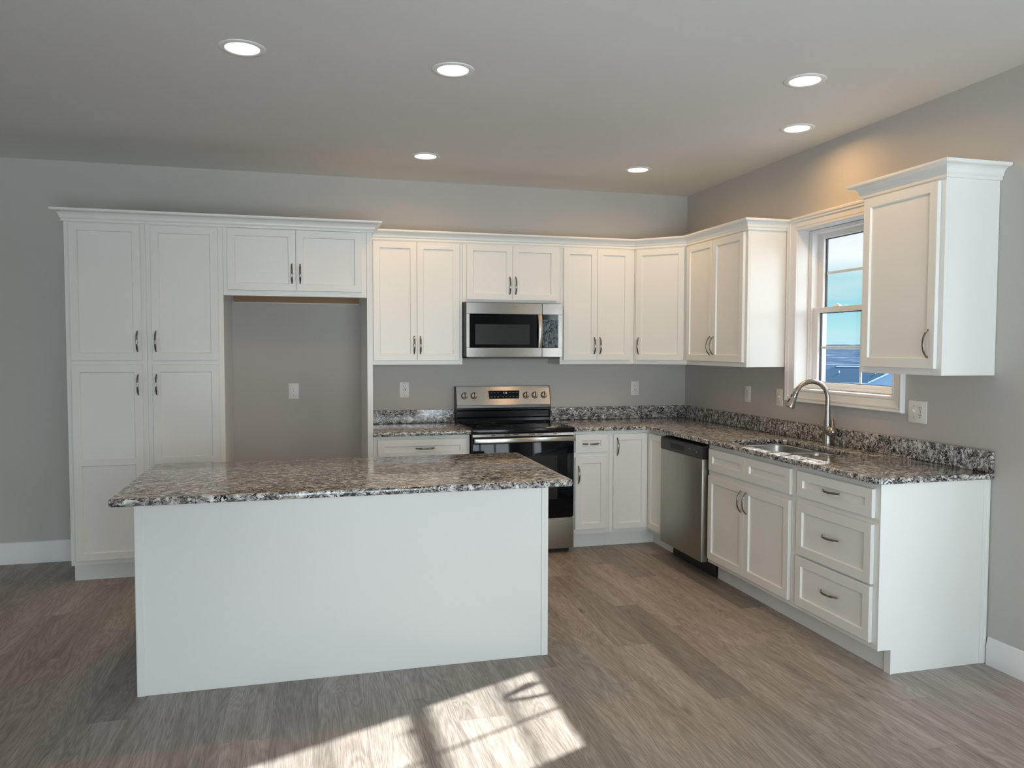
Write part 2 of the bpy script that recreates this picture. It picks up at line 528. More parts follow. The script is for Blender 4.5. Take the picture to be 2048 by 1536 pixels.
    def build(self, name, m, parent=None, smooth=None, loc=None, fix=True):
        bm = self.bm
        if fix:
            bmesh.ops.recalc_face_normals(bm, faces=bm.faces)
        me = bpy.data.meshes.new(name)
        bm.to_mesh(me)
        bm.free()
        me.materials.append(m)
        if smooth:
            for p in me.polygons:
                p.use_smooth = True
            me.set_sharp_from_angle(angle=math.radians(smooth))
        o = bpy.data.objects.new(name, me)
        C.objects.link(o)
        if parent is not None:
            o.parent = parent
        if loc is not None:
            o.location = loc
        return o

def tag(o, label=None, cat=None, group=None, kind=None):
    if label: o['label'] = label
    if cat: o['category'] = cat
    if group: o['group'] = group
    if kind: o['kind'] = kind
    return o

def thing(name, label, cat, loc=(0, 0, 0), rz=0.0, group=None):
    o = bpy.data.objects.new(name, None)
    o.empty_display_size = 0.1
    C.objects.link(o)
    o.location = loc
    o.rotation_euler = (0, 0, rz)
    return tag(o, label, cat, group)

def struct(o):
    o['kind'] = 'structure'
    return o

def rrect(x0, x1, y0, y1, r, n=6):
    pts = []
    for cx, cy, a0 in ((x1 - r, y1 - r, 0), (x0 + r, y1 - r, 90), (x0 + r, y0 + r, 180), (x1 - r, y0 + r, 270)):
        for k in range(n + 1):
            a = math.radians(a0 + 90.0 * k / n)
            pts.append((cx + r * math.cos(a), cy + r * math.sin(a)))
    return pts

# ------------------------------------------------------------------ room shell
def wall_with_holes(name, axis, pos, thick, a0, a1, z1, holes, m):
    """axis 'x': wall plane at x=pos running along y; 'y': at y=pos running along x. thick goes outwards (signed)"""
    mb = MB()
    As = sorted({a0, a1, *[h[0] for h in holes], *[h[1] for h in holes]})
    Zs = sorted({0.0, z1, *[h[2] for h in holes], *[h[3] for h in holes]})
    for i in range(len(As) - 1):
        for j in range(len(Zs) - 1):
            ca, cz = (As[i] + As[i + 1]) / 2, (Zs[j] + Zs[j + 1]) / 2
            if any(h[0] < ca < h[1] and h[2] < cz < h[3] for h in holes):
                continue
            if axis == 'x':
                mb.box(pos, pos + thick, As[i], As[i + 1], Zs[j], Zs[j + 1])
            else:
                mb.box(As[i], As[i + 1], pos, pos + thick, Zs[j], Zs[j + 1])
    bmesh.ops.remove_doubles(mb.bm, verts=mb.bm.verts, dist=1e-5)
    # drop the interior faces between cells
    seen = {}
    for f in list(mb.bm.faces):
        k = tuple(round(c, 4) for c in f.calc_center_median())
        seen.setdefault(k, []).append(f)
    dead = [f for fs in seen.values() if len(fs) > 1 for f in fs]
    bmesh.ops.delete(mb.bm, geom=dead, context='FACES')
    return struct(mb.build(name, m))

# window opening in the right wall
WY0, WY1, WZ0, WZ1 = -2.429, -1.543, 1.235, 2.265
wall_with_holes('wall_back', 'y', 0.0, 0.15, XL, 0.0, H, [], M['wall'])
wall_with_holes('wall_right', 'x', 0.0, 0.16, YR, 0.15, H, [(WY0 - 0.01, WY1 + 0.01, WZ0 - 0.01, WZ1 + 0.01), (-5.15, -3.95, 0.05, 2.15)], M['wall'])
wall_with_holes('wall_left', 'x', XL, -0.15, YR, 0.15, H, [(-6.7, -3.7, 0.05, 2.25)], M['wall'])
wall_with_holes('wall_rear', 'y', YR, -0.16, XL - 0.15, 0.16, H, [(-3.7, -0.6, 0.02, 2.25)], M['wall'])
struct(MB().box(XL - 0.15, 0.16, YR - 0.16, 0.15, H, H + 0.12).build('ceiling', M['ceiling']))

# floor: one mesh, each plank a face of the pattern
PW, PL = 0.1825, 1.222
cols = {}
known = {  # plank column left edge index (from x=-1.445): (joint y, {plank order: tone})
    0: -1.872, 2: -1.371, 4: -2.090, 3: -2.45, -1: -2.445, 1: -3.47, -9: -2.627, -7: -2.772, -6: -3.012,
    -4: -2.605, -5: -3.076, -10: -2.448, -14: -2.659, -17: -1.23, -16: -0.683, -3: -1.15, -2: -1.62, 5: -1.4, 6: -2.9}
tones = {(0, -1.872): 0.70, (2, -0.149): 0.72, (4, -0.868): 0.62, (3, -2.45): 1.05, (-1, -1.223): 0.86, (-4, -1.383): 0.78,
         (-10, -2.448): 0.80, (-14, -1.437): 0.80, (-7, -2.772): 0.90, (-5, -1.854): 0.80}
bm = bmesh.new()
uvl = bm.loops.layers.uv.new('plank')
ft = bm.faces.layers.float.new('tone')
fs_ = bm.faces.layers.float.new('shift')
k0 = int(math.floor((XL + 1.445) / PW)) - 1
for k in range(k0, 9):
    xa = -1.445 + k * PW
    xb = xa + PW
    xa_, xb_ = max(xa, XL), min(xb, 0.0)
    if xb_ <= xa_ + 1e-6:
        continue
    j = known.get(k, -random.uniform(0, PL))
    y = j
    while y < 0: y += PL
    while y > YR:
        y0_, y1_ = max(y - PL, YR), min(y, 0.0)
        if y1_ > y0_:
            f = bm.faces.new([bm.verts.new(p) for p in ((xa_, y0_, 0), (xb_, y0_, 0), (xb_, y1_, 0), (xa_, y1_, 0))])
            for l, uvv in zip(f.loops, ((xa_ - xa, y0_ - (y - PL)), (xb_ - xa, y0_ - (y - PL)), (xb_ - xa, y1_ - (y - PL)), (xa_ - xa, y1_ - (y - PL)))):
                l[uvl].uv = uvv
            tone = random.choice((0.93, 0.97, 1.0, 1.0, 1.04, 1.08, 0.88))
            for (kk, yy), tv in tones.items():
                if kk == k and abs(yy - y) < 0.02:
                    tone = tv
            f[ft] = tone
            f[fs_] = random.random()
        y -= PL
me = bpy.data.meshes.new('floor')
bm.to_mesh(me)
bm.free()
me.materials.append(M['floor'])
fo = bpy.data.objects.new('floor', me)
C.objects.link(fo)
struct(fo)

# baseboards
def bb_prof(h=0.135, t=0.014):
    return [(0, 0), (t, 0), (t, h - 0.035), (t - 0.003, h - 0.030), (t - 0.003, h - 0.022), (t - 0.006, h - 0.016), (t - 0.006, h - 0.009), (t - 0.010, h - 0.002), (0, h)]
struct(MB().sweep([(XL, -0.001), (-4.566, -0.001)], bb_prof(0.150), left=False).build('baseboard_back', M['trim'], smooth=35))
struct(MB().sweep([(-0.001, -3.087), (-0.001, -3.868)], bb_prof(0.132), left=False).build('baseboard_right', M['trim'], smooth=35))
struct(MB().sweep([(XL + 0.001, -3.68), (XL + 0.001, -0.02)], bb_prof(0.135), left=False).build('baseboard_left', M['trim'], smooth=35))

# ------------------------------------------------------------------ kitchen window (structure with its parts)
def empty_struct(name, loc):
    o = bpy.data.objects.new(name, None)
    C.objects.link(o)
    o.location = loc
    return struct(o)
win = empty_struct('window_1', (0, 0, 0))
# casing: picture-frame mitred profile
def frame_sweep(mb, y0, y1, z0, z1, prof):
    """closed mitred frame in the plane x=const; prof (outward from opening, x)"""
    cs = [(y0, z0, -1, -1), (y1, z0, 1, -1), (y1, z1, 1, 1), (y0, z1, -1, 1)]
    rs = [[(x, y + sy * o, z + sz * o) for o, x in prof] for y, z, sy, sz in cs]
    rs.append(rs[0])
    bm = mb.bm
    vr = [[bm.verts.new(p) for p in r] for r in rs[:4]]
    n = len(prof)
    for i in range(4):
        a, b = vr[i], vr[(i + 1) % 4]
        for k in range(n):
            j = (k + 1) % n
            bm.faces.new((a[k], a[j], b[j], b[k]))
    return mb
cas = [(0.0, -0.001), (0.0, -0.012), (0.004, -0.014), (0.014, -0.015), (0.0145, -0.010), (0.019, -0.009), (0.021, -0.014), (0.054, -0.018), (0.0545, -0.023), (0.063, -0.024), (0.0635, -0.017), (0.070, -0.019), (0.071, -0.026), (0.082, -0.028), (0.087, -0.022), (0.088, -0.001)]
frame_sweep(MB(), WY0, WY1, WZ0, WZ1, cas).build('casing', M['trim'], win)
# jamb liner
JX = 0.095
mb = MB()
mb.box(0.0, JX, WY0 - 0.009, WY0, WZ0 - 0.009, WZ1 + 0.009)
mb.box(0.0, JX, WY1, WY1 + 0.009, WZ0 - 0.009, WZ1 + 0.009)
mb.box(0.0, JX, WY0, WY1, WZ1, WZ1 + 0.009)
mb.box(0.0, JX, WY0, WY1, WZ0 - 0.009, WZ0)
mb.build('jamb', M['trim'], win)
# vinyl master frame
def ring_box(mb, x0, x1, y0, y1, z0, z1, w, wb=None, wt_=None, bev=0.002):
    wb = w if wb is None else wb
    wt_ = w if wt_ is None else wt_
    mb.box(x0, x1, y0, y0 + w, z0, z1, bev)
    mb.box(x0, x1, y1 - w, y1, z0, z1, bev)
    mb.box(x0, x1, y0 + w, y1 - w, z0, z0 + wb, bev)
    mb.box(x0, x1, y0 + w, y1 - w, z1 - wt_, z1, bev)
    return mb
mb = MB()
ring_box(mb, 0.085, 0.165, WY0 + 0.001, WY1 - 0.001, WZ0 + 0.001, WZ1 - 0.001, 0.030, 0.020, 0.022)
ring_box(mb, 0.080, 0.090, WY0 + 0.003, WY1 - 0.003, WZ0 + 0.003, WZ1 - 0.003, 0.012, 0.012, 0.012)
ring_box(mb, 0.1655, 0.205, WY0 + 0.001, WY1 - 0.001, WZ0 + 0.001, WZ1 - 0.001, 0.030, 0.020, 0.006)
mb.build('window_frame', M['vinyl'], win)
# sashes
def sash(x0, x1, y0, y1, z0, z1, st, rb, rt):
    s = ring_box(MB(), x0, x1, y0, y1, z0, z1, st, rb, rt, 0.003).build('sash', M['vinyl'], win)
    xm = (x0 + x1) / 2
    gy0, gy1, gz0, gz1 = y0 + st, y1 - st, z0 + rb, z1 - rt
    MB().box(xm - 0.003, xm + 0.003, gy0 - 0.004, gy1 + 0.004, gz0 - 0.004, gz1 + 0.004).build('pane', M['glass'], s)
    ring_box(MB(), xm + 0.004, xm + 0.014, gy0, gy1, gz0, gz1, 0.011, 0.004, 0.006, 0).build('glazing_spacer', M['black'], s)
    zm, ym = (gz0 + gz1) / 2, (gy0 + gy1) / 2 - 0.028
    mu = MB()
    mu.box(xm + 0.005, xm + 0.013, gy0, gy1, zm - 0.009, zm + 0.009, 0.002)
    mu.box(xm + 0.0055, xm + 0.0125, ym - 0.009, ym + 0.009, gz0, gz1, 0.002)
    mu.build('muntin', M['vinyl'], s)
    return s
lower = sash(0.098, 0.126, WY0 + 0.032, WY1 - 0.032, WZ0 + 0.014, 1.762, 0.052, 0.030, 0.034)
upper = sash(0.130, 0.156, WY0 + 0.030, WY1 - 0.030, 1.728, WZ1 - 0.020, 0.056, 0.034, 0.038)
for yy in (-1.80, -2.17):
    lk = MB()
    lk.box(0.098, 0.122, yy - 0.028, yy + 0.028, 1.762, 1.768, 0.002)
    lk.tube([(0.110, yy - 0.02, 1.768), (0.108, yy, 1.776), (0.104, yy + 0.022, 1.774)], [(0.004, 0.008), (0.006, 0.008), (0.003, 0.006)], 10)
    lk.build('sash_lock', M['vinyl'], lower, smooth=40)
# rear sliding door and rear window (behind the camera, the room's daylight)
def rear_window(name, x0, x1, z0, z1, n):
    w = empty_struct(name, (0, 0, 0))
    mb = MB()
    def rb(mb, xa, xb, ya, yb, za, zb, t):
        mb.box(xa, xa + t, ya, yb, za, zb); mb.box(xb - t, xb, ya, yb, za, zb)
        mb.box(xa + t, xb - t, ya, yb, za, za + t); mb.box(xa + t, xb - t, ya, yb, zb - t, zb)
    rb(mb, x0, x1, YR - 0.14, YR - 0.02, z0, z1, 0.05)
    step = (x1 - x0 - 0.1) / n
    for i in range(n):
        rb(mb, x0 + 0.05 + i * step, x0 + 0.05 + (i + 1) * step, YR - 0.11, YR - 0.07, z0 + 0.05, z1 - 0.05, 0.055)
    mb.build('window_frame', M['vinyl'], w)
    MB().box(x0 + 0.1, x1 - 0.1, YR - 0.093, YR - 0.087, z0 + 0.1, z1 - 0.1).build('pane', M['glass'], w)
    t = MB()
    t.box(x0 - 0.08, x0, YR, YR + 0.018, z0, z1 + 0.08); t.box(x1, x1 + 0.08, YR, YR + 0.018, z0, z1 + 0.08); t.box(x0, x1, YR, YR + 0.018, z1, z1 + 0.08)
    t.build('casing', M['trim'], w)
rear_window('window_2', -3.7, -0.6, 0.02, 2.25, 3)

w4 = empty_struct('window_3', (0, 0, 0))
mb = MB()
ring_box(mb, 0.06, 0.15, -5.15, -3.95, 0.05, 2.15, 0.06)
mb.build('window_frame', M['vinyl'], w4)
MB().box(0.10, 0.106, -5.09, -4.01, 0.11, 2.09).build('pane', M['glass'], w4)
t = MB()
t.box(-0.018, -0.0005, -5.23, -5.15, 0.0, 2.23); t.box(-0.018, -0.0005, -3.95, -3.87, 0.0, 2.23); t.box(-0.018, -0.0005, -5.15, -3.95, 2.15, 2.23)
t.build('casing', M['trim'], w4)

w5 = empty_struct('added_window', (0, 0, 0))  # unseen window added to light the left-facing drawer fronts
mb = MB()
ring_box(mb, XL - 0.14, XL - 0.04, -6.7, -3.7, 0.05, 2.25, 0.06)
mb.box(XL - 0.14, XL - 0.04, -5.26, -5.14, 0.11, 2.19)
mb.build('window_frame', M['vinyl'], w5)
MB().box(XL - 0.093, XL - 0.087, -6.64, -3.76, 0.11, 2.19).build('pane', M['glass'], w5)

# ------------------------------------------------------------------ outside
gm = MB()
azs = [math.radians(a) for a in range(-80, 101, 4)]
rad_z = [(3, -3.2), (20, -3.4), (60, -6.0), (110, -7.5), (220, -7.5), (320, -5.5), (450, -3.0), (600, 0.0), (760, 3.6), (860, 4.4), (900, 4.7)]
rings = []
for r, z in rad_z:
    rings.append([(0.6 + r * math.cos(a), -2 + r * math.sin(a), z + (r / 900.0) * 2.2 * math.sin(7 * a + r * 0.01)) for a in azs])
gm.rings(rings, closed=False, cap0=False, cap1=False)
struct(gm.build('hills', M['hills'], smooth=60))

def house():
    D = 130.0
    az = math.radians(51.0)
    ox, oy = -3.1282 + D * math.cos(az), -6.0253 + D * math.sin(az)
    h = thing('house', 'distant house with dark shingle roof and pale front gable outside the window', 'house', (ox, oy, -7.5), az - PI / 2)
    # local: x right, y away, z up from the ground; eye height is +9.0
    zr, ze = 6.15, 3.85
    MB().box(-9.6, 14, 0.5, 12, 0, ze - 0.01).build('wall', M['siding'], h)
    r = MB()
    for q_ in ([(-10.0, -0.3, ze), (14.2, -0.3, ze), (14.2, 6.2, zr), (-3.6, 6.2, zr)], [(-10.0, 12.7, ze), (-3.6, 6.2, zr), (14.2, 6.2, zr), (14.2, 12.7, ze)],
               [(-10.0, -0.3, ze), (-3.6, 6.2, zr), (-10.0, 12.7, ze)], [(14.2, -0.3, ze), (14.2, 12.7, ze), (14.2, 6.2, zr)],
               [(-10.0, -0.3, ze), (-10.0, 12.7, ze), (14.2, 12.7, ze), (14.2, -0.3, ze)]):
        r.quad(*q_)
    bmesh.ops.remove_doubles(r.bm, verts=r.bm.verts, dist=1e-4)
    r.build('roof', M['roof'], h)
    MB().prism([(-0.34, ze - 0.02), (-0.34, ze - 0.22), (-0.5, ze - 0.22), (-0.5, ze - 0.02)], 'x', -10.0, 14.3).build('gutter', M['fascia'], h)
    MB().box(-3.6, 14.2, 6.0, 6.4, zr - 0.04, zr + 0.06).build('ridge_cap', M['fascia'], h)
    g = MB()
    g.prism([(1.1, 0), (1.1, 3.85), (4.2, 5.5), (5.5, 5.5), (6.6, 5.0), (6.6, 0)], 'y', -2.2, 3.0)
    g.build('gable', M['siding'], h)
    t = MB()
    for (a, b) in (((1.0, 3.85), (4.15, 5.55)), ((4.15, 5.55), (5.55, 5.55)), ((5.55, 5.55), (6.75, 5.0))):
        d = Vector((b[0] - a[0], b[1] - a[1])).normalized() * 0.0
        t.prism([a, b, (b[0], b[1] + 0.16), (a[0], a[1] + 0.16)], 'y', -2.45, -2.0)
    t.build('bargeboard', M['fascia'], h)
    for x0 in (3.45,):
        w = MB().box(x0, x0 + 0.75, -2.24, -2.2, 2.2, 3.05).build('window', M['pane_dark'], h)
    for x0 in (-5.0, -2.3, -0.9):
        MB().box(x0, x0 + 0.6, 0.44, 0.5, 2.6, 3.35).build('window', M['pane_dark'], h)
    for x0, z0 in ((-3.1, 5.2), (2.1, 5.15), (3.3, 5.2)):
        yy = 6.2 - (zr - z0) / (zr - ze) * 6.5
        MB().cyl((x0, yy, z0 - 0.1), (x0, yy, z0 + 0.35), 0.09).build('vent_pipe', M['fascia'], h)
house()

# ------------------------------------------------------------------ handle (arched bar pull)
def pull(parent, x, y, z, vertical):
    key = 'pull_v' if vertical else 'pull_h'
    me = pull.cache.get(key)
    if me is None:
        mb = MB()
        n = 22
        path, rad = [], []
        L = 0.063
        for i in range(n + 1):
            u = -1 + 2 * i / n
            out = 0.003 + 0.025 * (1 - abs(u) ** 2.6)
            w = 0.0062 - 0.0016 * abs(u) + 0.0012 * math.exp(-((abs(u) - 0.62) / 0.12) ** 2)
            th = 0.0036
            p = (0, -out, u * L) if vertical else (u * L, -out, 0)
            path.append(p)
            rad.append((th, w))
        e0, e1 = path[0], path[-1]
        path = [(e0[0], 0.0, e0[2])] + path + [(e1[0], 0.0, e1[2])]
        rad = [(0.005, 0.0055)] + rad + [(0.005, 0.0055)]
        mb.tube(path, rad, 12, up=Vector((0, 0, 1)) if vertical else Vector((1, 0, 0)))
        o = mb.build('handle', M['nickel'], parent, smooth=50)
        pull.cache[key] = o.data
    else:
        o = bpy.data.objects.new('handle', me)
        C.objects.link(o)
        o.parent = parent
    o.location = (x, y, z)
    return o
pull.cache = {}

# ------------------------------------------------------------------ shaker front
def shaker(name, parent, x0, x1, z0, z1, sw=0.046, mid=None, t=0.019, y=-0.0015, m=None, rt=None):
    w, h = x1 - x0, z1 - z0
    rt = sw if rt is None else rt
    bm = bmesh.new()
    e, s, dep = 0.0018, 0.0045, 0.010
    xs = [e, sw, w - sw, w - e]
    if mid is None:
        zs = [e, rt, h - rt, h - e]
        opens = {1}
    else:
        zs = [e, rt, mid[0] - z0, mid[1] - z0, h - rt, h - e]
        opens = {1, 3}
    F = -t
    def q(*ps):
        bm.faces.new([bm.verts.new(p) for p in ps])
    for i in range(3):
        for j in range(len(zs) - 1):
            a, b, c, d = xs[i], xs[i + 1], zs[j], zs[j + 1]
            if i == 1 and j in opens:
                o = [(a, F, c), (b, F, c), (b, F, d), (a, F, d)]
                m1 = [(a + 0.0015, F + 0.003, c + 0.0015), (b - 0.0015, F + 0.003, c + 0.0015), (b - 0.0015, F + 0.003, d - 0.0015), (a + 0.0015, F + 0.003, d - 0.0015)]
                n = [(a + s, F + dep, c + s), (b - s, F + dep, c + s), (b - s, F + dep, d - s), (a + s, F + dep, d - s)]
                for A, B in ((o, m1), (m1, n)):
                    for k in range(4):
                        l = (k + 1) % 4
                        q(A[k], A[l], B[l], B[k])
                q(*n)
            else:
                q((a, F, c), (b, F, c), (b, F, d), (a, F, d))
    r0 = [(e, F, e), (w - e, F, e), (w - e, F, h - e), (e, F, h - e)]
    r1 = [(0, F + e, 0), (w, F + e, 0), (w, F + e, h), (0, F + e, h)]
    r2 = [(0, 0, 0), (w, 0, 0), (w, 0, h), (0, 0, h)]
    for A, B in ((r0, r1), (r1, r2)):
        for k in range(4):
            l = (k + 1) % 4
            q(A[k], A[l], B[l], B[k])
    q(*reversed(r2))
    bmesh.ops.remove_doubles(bm, verts=bm.verts, dist=1e-5)
    # the outer ring of the grid has T-vertices against r0: harmless, faces are coplanar
    mb = MB()
    mb.bm.free()
    mb.bm = bm
    return mb.build(name, m or M['white'], parent, loc=(x0, y, z0))

def cabinet(name, label, loc, rz, w, z0, z1, depth, fronts, toe=False, group=None, cat='cabinet', body=True, toe_span=None):
    c = thing(name, label, cat, loc, rz, group)
    g = 0.0004
    bb = MB()
    if name == 'sink_cabinet':
        bb.box(g, 0.017, 0.019, depth, z0 + 0.0005, z1); bb.box(w - 0.017, w - g, 0.019, depth, z0 + 0.0005, z1)
        bb.box(0.017, w - 0.017, 0.019, depth, z0 + 0.0005, z0 + 0.017); bb.box(0.017, w - 0.017, depth - 0.008, depth, z0 + 0.017, z1)
    else:
        bb.box(g, w - g, 0.019, depth, z0 + 0.0005, z1, 0.001)
    bb.build('body', M['white'], c)
    # face frame with real openings behind the doors
    MB().box(g, w - g, 0.0, 0.0188, z0, z1, 0.0012).build('face_frame', M['white'], c)
    if toe:
        MB().box(g, w - g, 0.075, 0.090, 0.0, z0 - 0.001).build('toe_kick', M['white'], c)
    for f in fronts:
        d = shaker(f[0], c, f[1], f[2], f[3], f[4], mid=f[6] if len(f) > 6 else None, sw=f[7] if len(f) > 7 else 0.046)
        if f[5]:
            hx, hz, v = f[5]
            pull(d, hx - f[1], -0.019, hz - f[3], v)
    return c

UZ0, UZ1 = 1.372, 2.290
DZ0, DZ1 = 1.404, 2.264
G_UP = 'white wall cabinets'
# pantry towers: lower pair and upper pair of doors
PF = -0.61
for (xa, xb, d0, d1, hx, lab) in (
        (-4.5634, -4.0985, -4.533, -4.127, -4.151, 'tall white pantry cabinet, outermost of the two, at the open left end'),
        (-4.0985, -3.6344, -4.067, -3.6655, -4.043, 'tall white pantry cabinet directly beside the empty refrigerator opening')):
    L = lambda x: x - xa
    cabinet('pantry_cabinet', lab, (xa, PF, 0), 0, xb - xa, 0.114, UZ1, 0.608,
            [('door', L(d0), L(d1), 0.145, 1.385, (L(hx), 1.2575, True), (0.748, 0.788)),
             ('door', L(d0), L(d1), 1.412, 2.268, (L(hx), 1.533, True))], toe=True, group='tall pantry cabinets')
# refrigerator surround
fx0, fx1 = -3.6344, -2.7134
L = lambda x: x - fx0
fc = thing('wall_cabinet', 'wide two-door white cabinet bridging over the empty refrigerator opening', 'cabinet', (fx0, PF, 0), 0, G_UP)
fw = fx1 - fx0
MB().box(0.0004, fw - 0.0004, 0.0, 0.019, 1.836, UZ1, 0.0012).build('face_frame', M['white'], fc)
b = MB()
b.box(0.0005, 0.016, 0.019, 0.608, 1.842, UZ1); b.box(fw - 0.016, fw - 0.0005, 0.019, 0.608, 1.842, UZ1)
b.box(0.016, fw - 0.016, 0.019, 0.608, 1.872, UZ1); b.box(0.016, fw - 0.016, 0.585, 0.6075, 1.822, 1.872)
b.build('body', M['white'], fc)
MB().box(0.016, fw - 0.016, 0.560, 0.584, 1.826, 1.8715).build('hanging_rail', M['plywood'], fc)
MB().box(0.016, fw - 0.016, 0.019, 0.560, 1.868, 1.8715).build('underside', M['shade_in'], fc)
for d0, d1, hx in ((-3.608, -3.1785, -3.203), (-3.1765, -2.747, -3.150)):
    d = shaker('door', fc, L(d0), L(d1), 1.871, 2.272)
    pull(d, L(hx) - L(d0), -0.019, 1.985 - 1.871, True)
tag(MB().box(fx1 + 0.0006, -2.6756, PF, -0.002, 0.0, UZ1, 0.0012).build('end_panel', M['white']),
    'tall narrow white panel standing between refrigerator opening and short counter', 'panel')

UF = -0.305
def upper(x0, x1, z0, fronts, label):
    L = lambda x: x - x0
    return cabinet('wall_cabinet', label, (x0, UF, 0), 0, x1 - x0, z0, UZ1, 0.303,
                   [('door', L(a), L(b), c, d, (L(h), hz, True)) for a, b, c, d, h, hz in fronts], group=G_UP)
upper(-2.6750, -1.9890, UZ0, [(-2.646, -2.3310, DZ0, DZ1, -2.352, 1.516), (-2.3290, -2.0150, DZ0, DZ1, -2.306, 1.516)],
      'tall two-door white wall cabinet between refrigerator panel and microwave')
upper(-1.9886, -1.2264, 1.836, [(-1.9588, -1.6080, 1.8560, DZ1, -1.630, 1.965), (-1.6060, -1.2560, 1.8560, DZ1, -1.584, 1.965)],
      'short two-door white cabinet directly above the microwave')
upper(-1.2260, -0.6104, UZ0, [(-1.2015, -0.9275, DZ0, DZ1, -0.950, 1.516), (-0.9255, -0.6500, DZ0, DZ1, -0.903, 1.516)],
      'two-door white wall cabinet between microwave and angled corner cabinet')
# diagonal corner wall cabinet
dc = thing('corner_cabinet', 'single-door white wall cabinet set diagonally across the room corner', 'cabinet', (-0.61, -0.305, 0), -PI / 4, G_UP)
dw = 0.305 * math.sqrt(2)
R45 = Matrix.Rotation(PI / 4, 2)
def toloc(x, y):
    v = R45 @ Vector((x + 0.61, y + 0.305))
    return (v.x, v.y)
poly = [toloc(*p) for p in ((-0.6096, -0.2905), (-0.6096, -0.003), (-0.003, -0.003), (-0.003, -0.6096), (-0.2905, -0.6096))]
MB().prism(poly, 'z', UZ0, UZ1).build('body', M['white'], dc)
MB().box(0.0005, dw - 0.0005, 0.0001, 0.012, UZ0, UZ1, 0.001).build('face_frame', M['white'], dc)
d = shaker('door', dc, 0.022, dw - 0.022, DZ0, DZ1, y=-0.003)
pull(d, 0.026, -0.019, 1.516 - DZ0, True)

# right wall uppers (local x runs toward the camera)
def upper_r(y0, y1, fronts, label):
    L = lambda y: y0 - y
    return cabinet('wall_cabinet', label, (UF, y0, 0), -PI / 2, y0 - y1, UZ0, UZ1, 0.303,
                   [('door', L(a), L(b), c, d, (L(h), hz, True)) for a, b, c, d, h, hz in fronts], group=G_UP)
upper_r(-0.6104, -1.4427, [(-0.6300, -1.0150, DZ0, DZ1, -0.990, 1.516), (-1.0170, -1.4150, DZ0, DZ1, -1.042, 1.516)],
        'two-door white wall cabinet on window wall, ending at the window casing')
upper_r(-2.5356, -3.0770, [(-2.5620, -3.0490, DZ0, DZ1, -3.012, 1.520)],
        'single-door white wall cabinet overlapping the window, standing apart with own crown')

# ------------------------------------------------------------------ crown mouldings
def crown_prof(z0, z1, out):
    h = z1 - z0
    P = [(0.0005, z0), (0.010, z0), (0.012, z0 + 0.004), (0.012, z0 + 0.012), (0.009, z0 + 0.015), (0.014, z0 + 0.018), (0.018, z0 + 0.024)]
    n = 8
    for i in range(1, n + 1):
        a = i / n * PI / 2
        P.append((0.018 + (out - 0.026) * (1 - math.cos(a)), z0 + 0.024 + (h - 0.040) * math.sin(a)))
    P += [(out - 0.004, z1 - 0.014), (out - 0.001, z1 - 0.010), (out, z1 - 0.006), (out, z1), (0.0005, z1)]
    return P
CZ0, CZ1 = 2.276, 2.350
tag(MB().sweep([(-4.5640, -0.002), (-4.5640, PF - 0.0005), (-2.6745, PF - 0.0005), (-2.6745, -0.3585)], crown_prof(CZ0, CZ1, 0.062), left=False).build('crown_molding', M['white'], smooth=25),
    'white crown molding capping the pantry cabinets and refrigerator cabinet', 'molding', 'cabinet crown moldings')
e = 0.0005
k = e * (math.sqrt(2) - 1)
tag(MB().sweep([(-2.6740, UF - e), (-0.610 - k, UF - e), (UF - e, -0.610 - k), (UF - e, -1.4432), (-0.002, -1.4432)], crown_prof(CZ0 - 0.002, CZ1 - 0.005, 0.052), left=False).build('crown_molding', M['white'], smooth=25),
    'long white crown molding running over microwave and around the corner cabinets', 'molding', 'cabinet crown moldings')
tag(MB().sweep([(-0.002, -2.5350), (UF - e, -2.5350), (UF - e, -3.0776), (-0.002, -3.0776)], crown_prof(CZ0 - 0.002, CZ1 - 0.004, 0.062), left=False).build('crown_molding', M['white'], smooth=25),
    'short white crown molding on the single cabinet overlapping the window', 'molding', 'cabinet crown moldings')

# ------------------------------------------------------------------ base cabinets
BZ = 0.882
cabinet('base_cabinet', 'white base cabinet left of the range, mostly hidden by the island', (-2.6750, PF, 0), 0, 0.6770, 0.114, BZ, 0.606,
        [('drawer', 0.030, 0.653, 0.725, 0.858, (0.355, 0.795, False)),
         ('door', 0.030, 0.3405, 0.152, 0.692, (0.315, 0.62, True)), ('door', 0.3425, 0.653, 0.152, 0.692, (0.368, 0.62, True))], toe=True, group='white base cabinets')
cabinet('base_cabinet', 'narrow white base cabinet right of the range, one drawer above one door', (-1.2270, PF, 0), 0, 0.2920, 0.114, BZ, 0.606,
        [('drawer', 0.019, 0.2675, 0.726, 0.861, (0.141, 0.790, False)),
         ('door', 0.019, 0.2675, 0.152, 0.692, (0.043, 0.562, True))], toe=True, group='white base cabinets')
# inside-corner base with its two-leaf door
cb = thing('corner_base_cabinet', 'white inside-corner base cabinet with tall folding door beside the dishwasher', 'cabinet', (-0.935, PF, 0), 0, 'white base cabinets')
poly = [(0.0004, 0.0), (0.325, 0.0), (0.325, -0.277), (0.931, -0.277), (0.931, 0.606), (0.0004, 0.606)]
MB().prism(poly, 'z', 0.114, BZ).build('body', M['white'], cb)
tk = MB()
tk.prism([(0.0004, 0.075), (0.400, 0.075), (0.400, -0.277), (0.415, -0.277), (0.415, 0.090), (0.0004, 0.090)], 'z', 0.0, 0.113)
tk.build('toe_kick', M['white'], cb)
d = shaker('door', cb, 0.029, 0.3035, 0.140, 0.858)
pull(d, 0.028, -0.019, 0.622, True)
d2 = shaker('door', cb, 0.0, 0.252, 0.140, 0.858)
d2.rotation_euler = (0, 0, -PI / 2)
d2.location = (0.3235, -0.0215, 0.140)

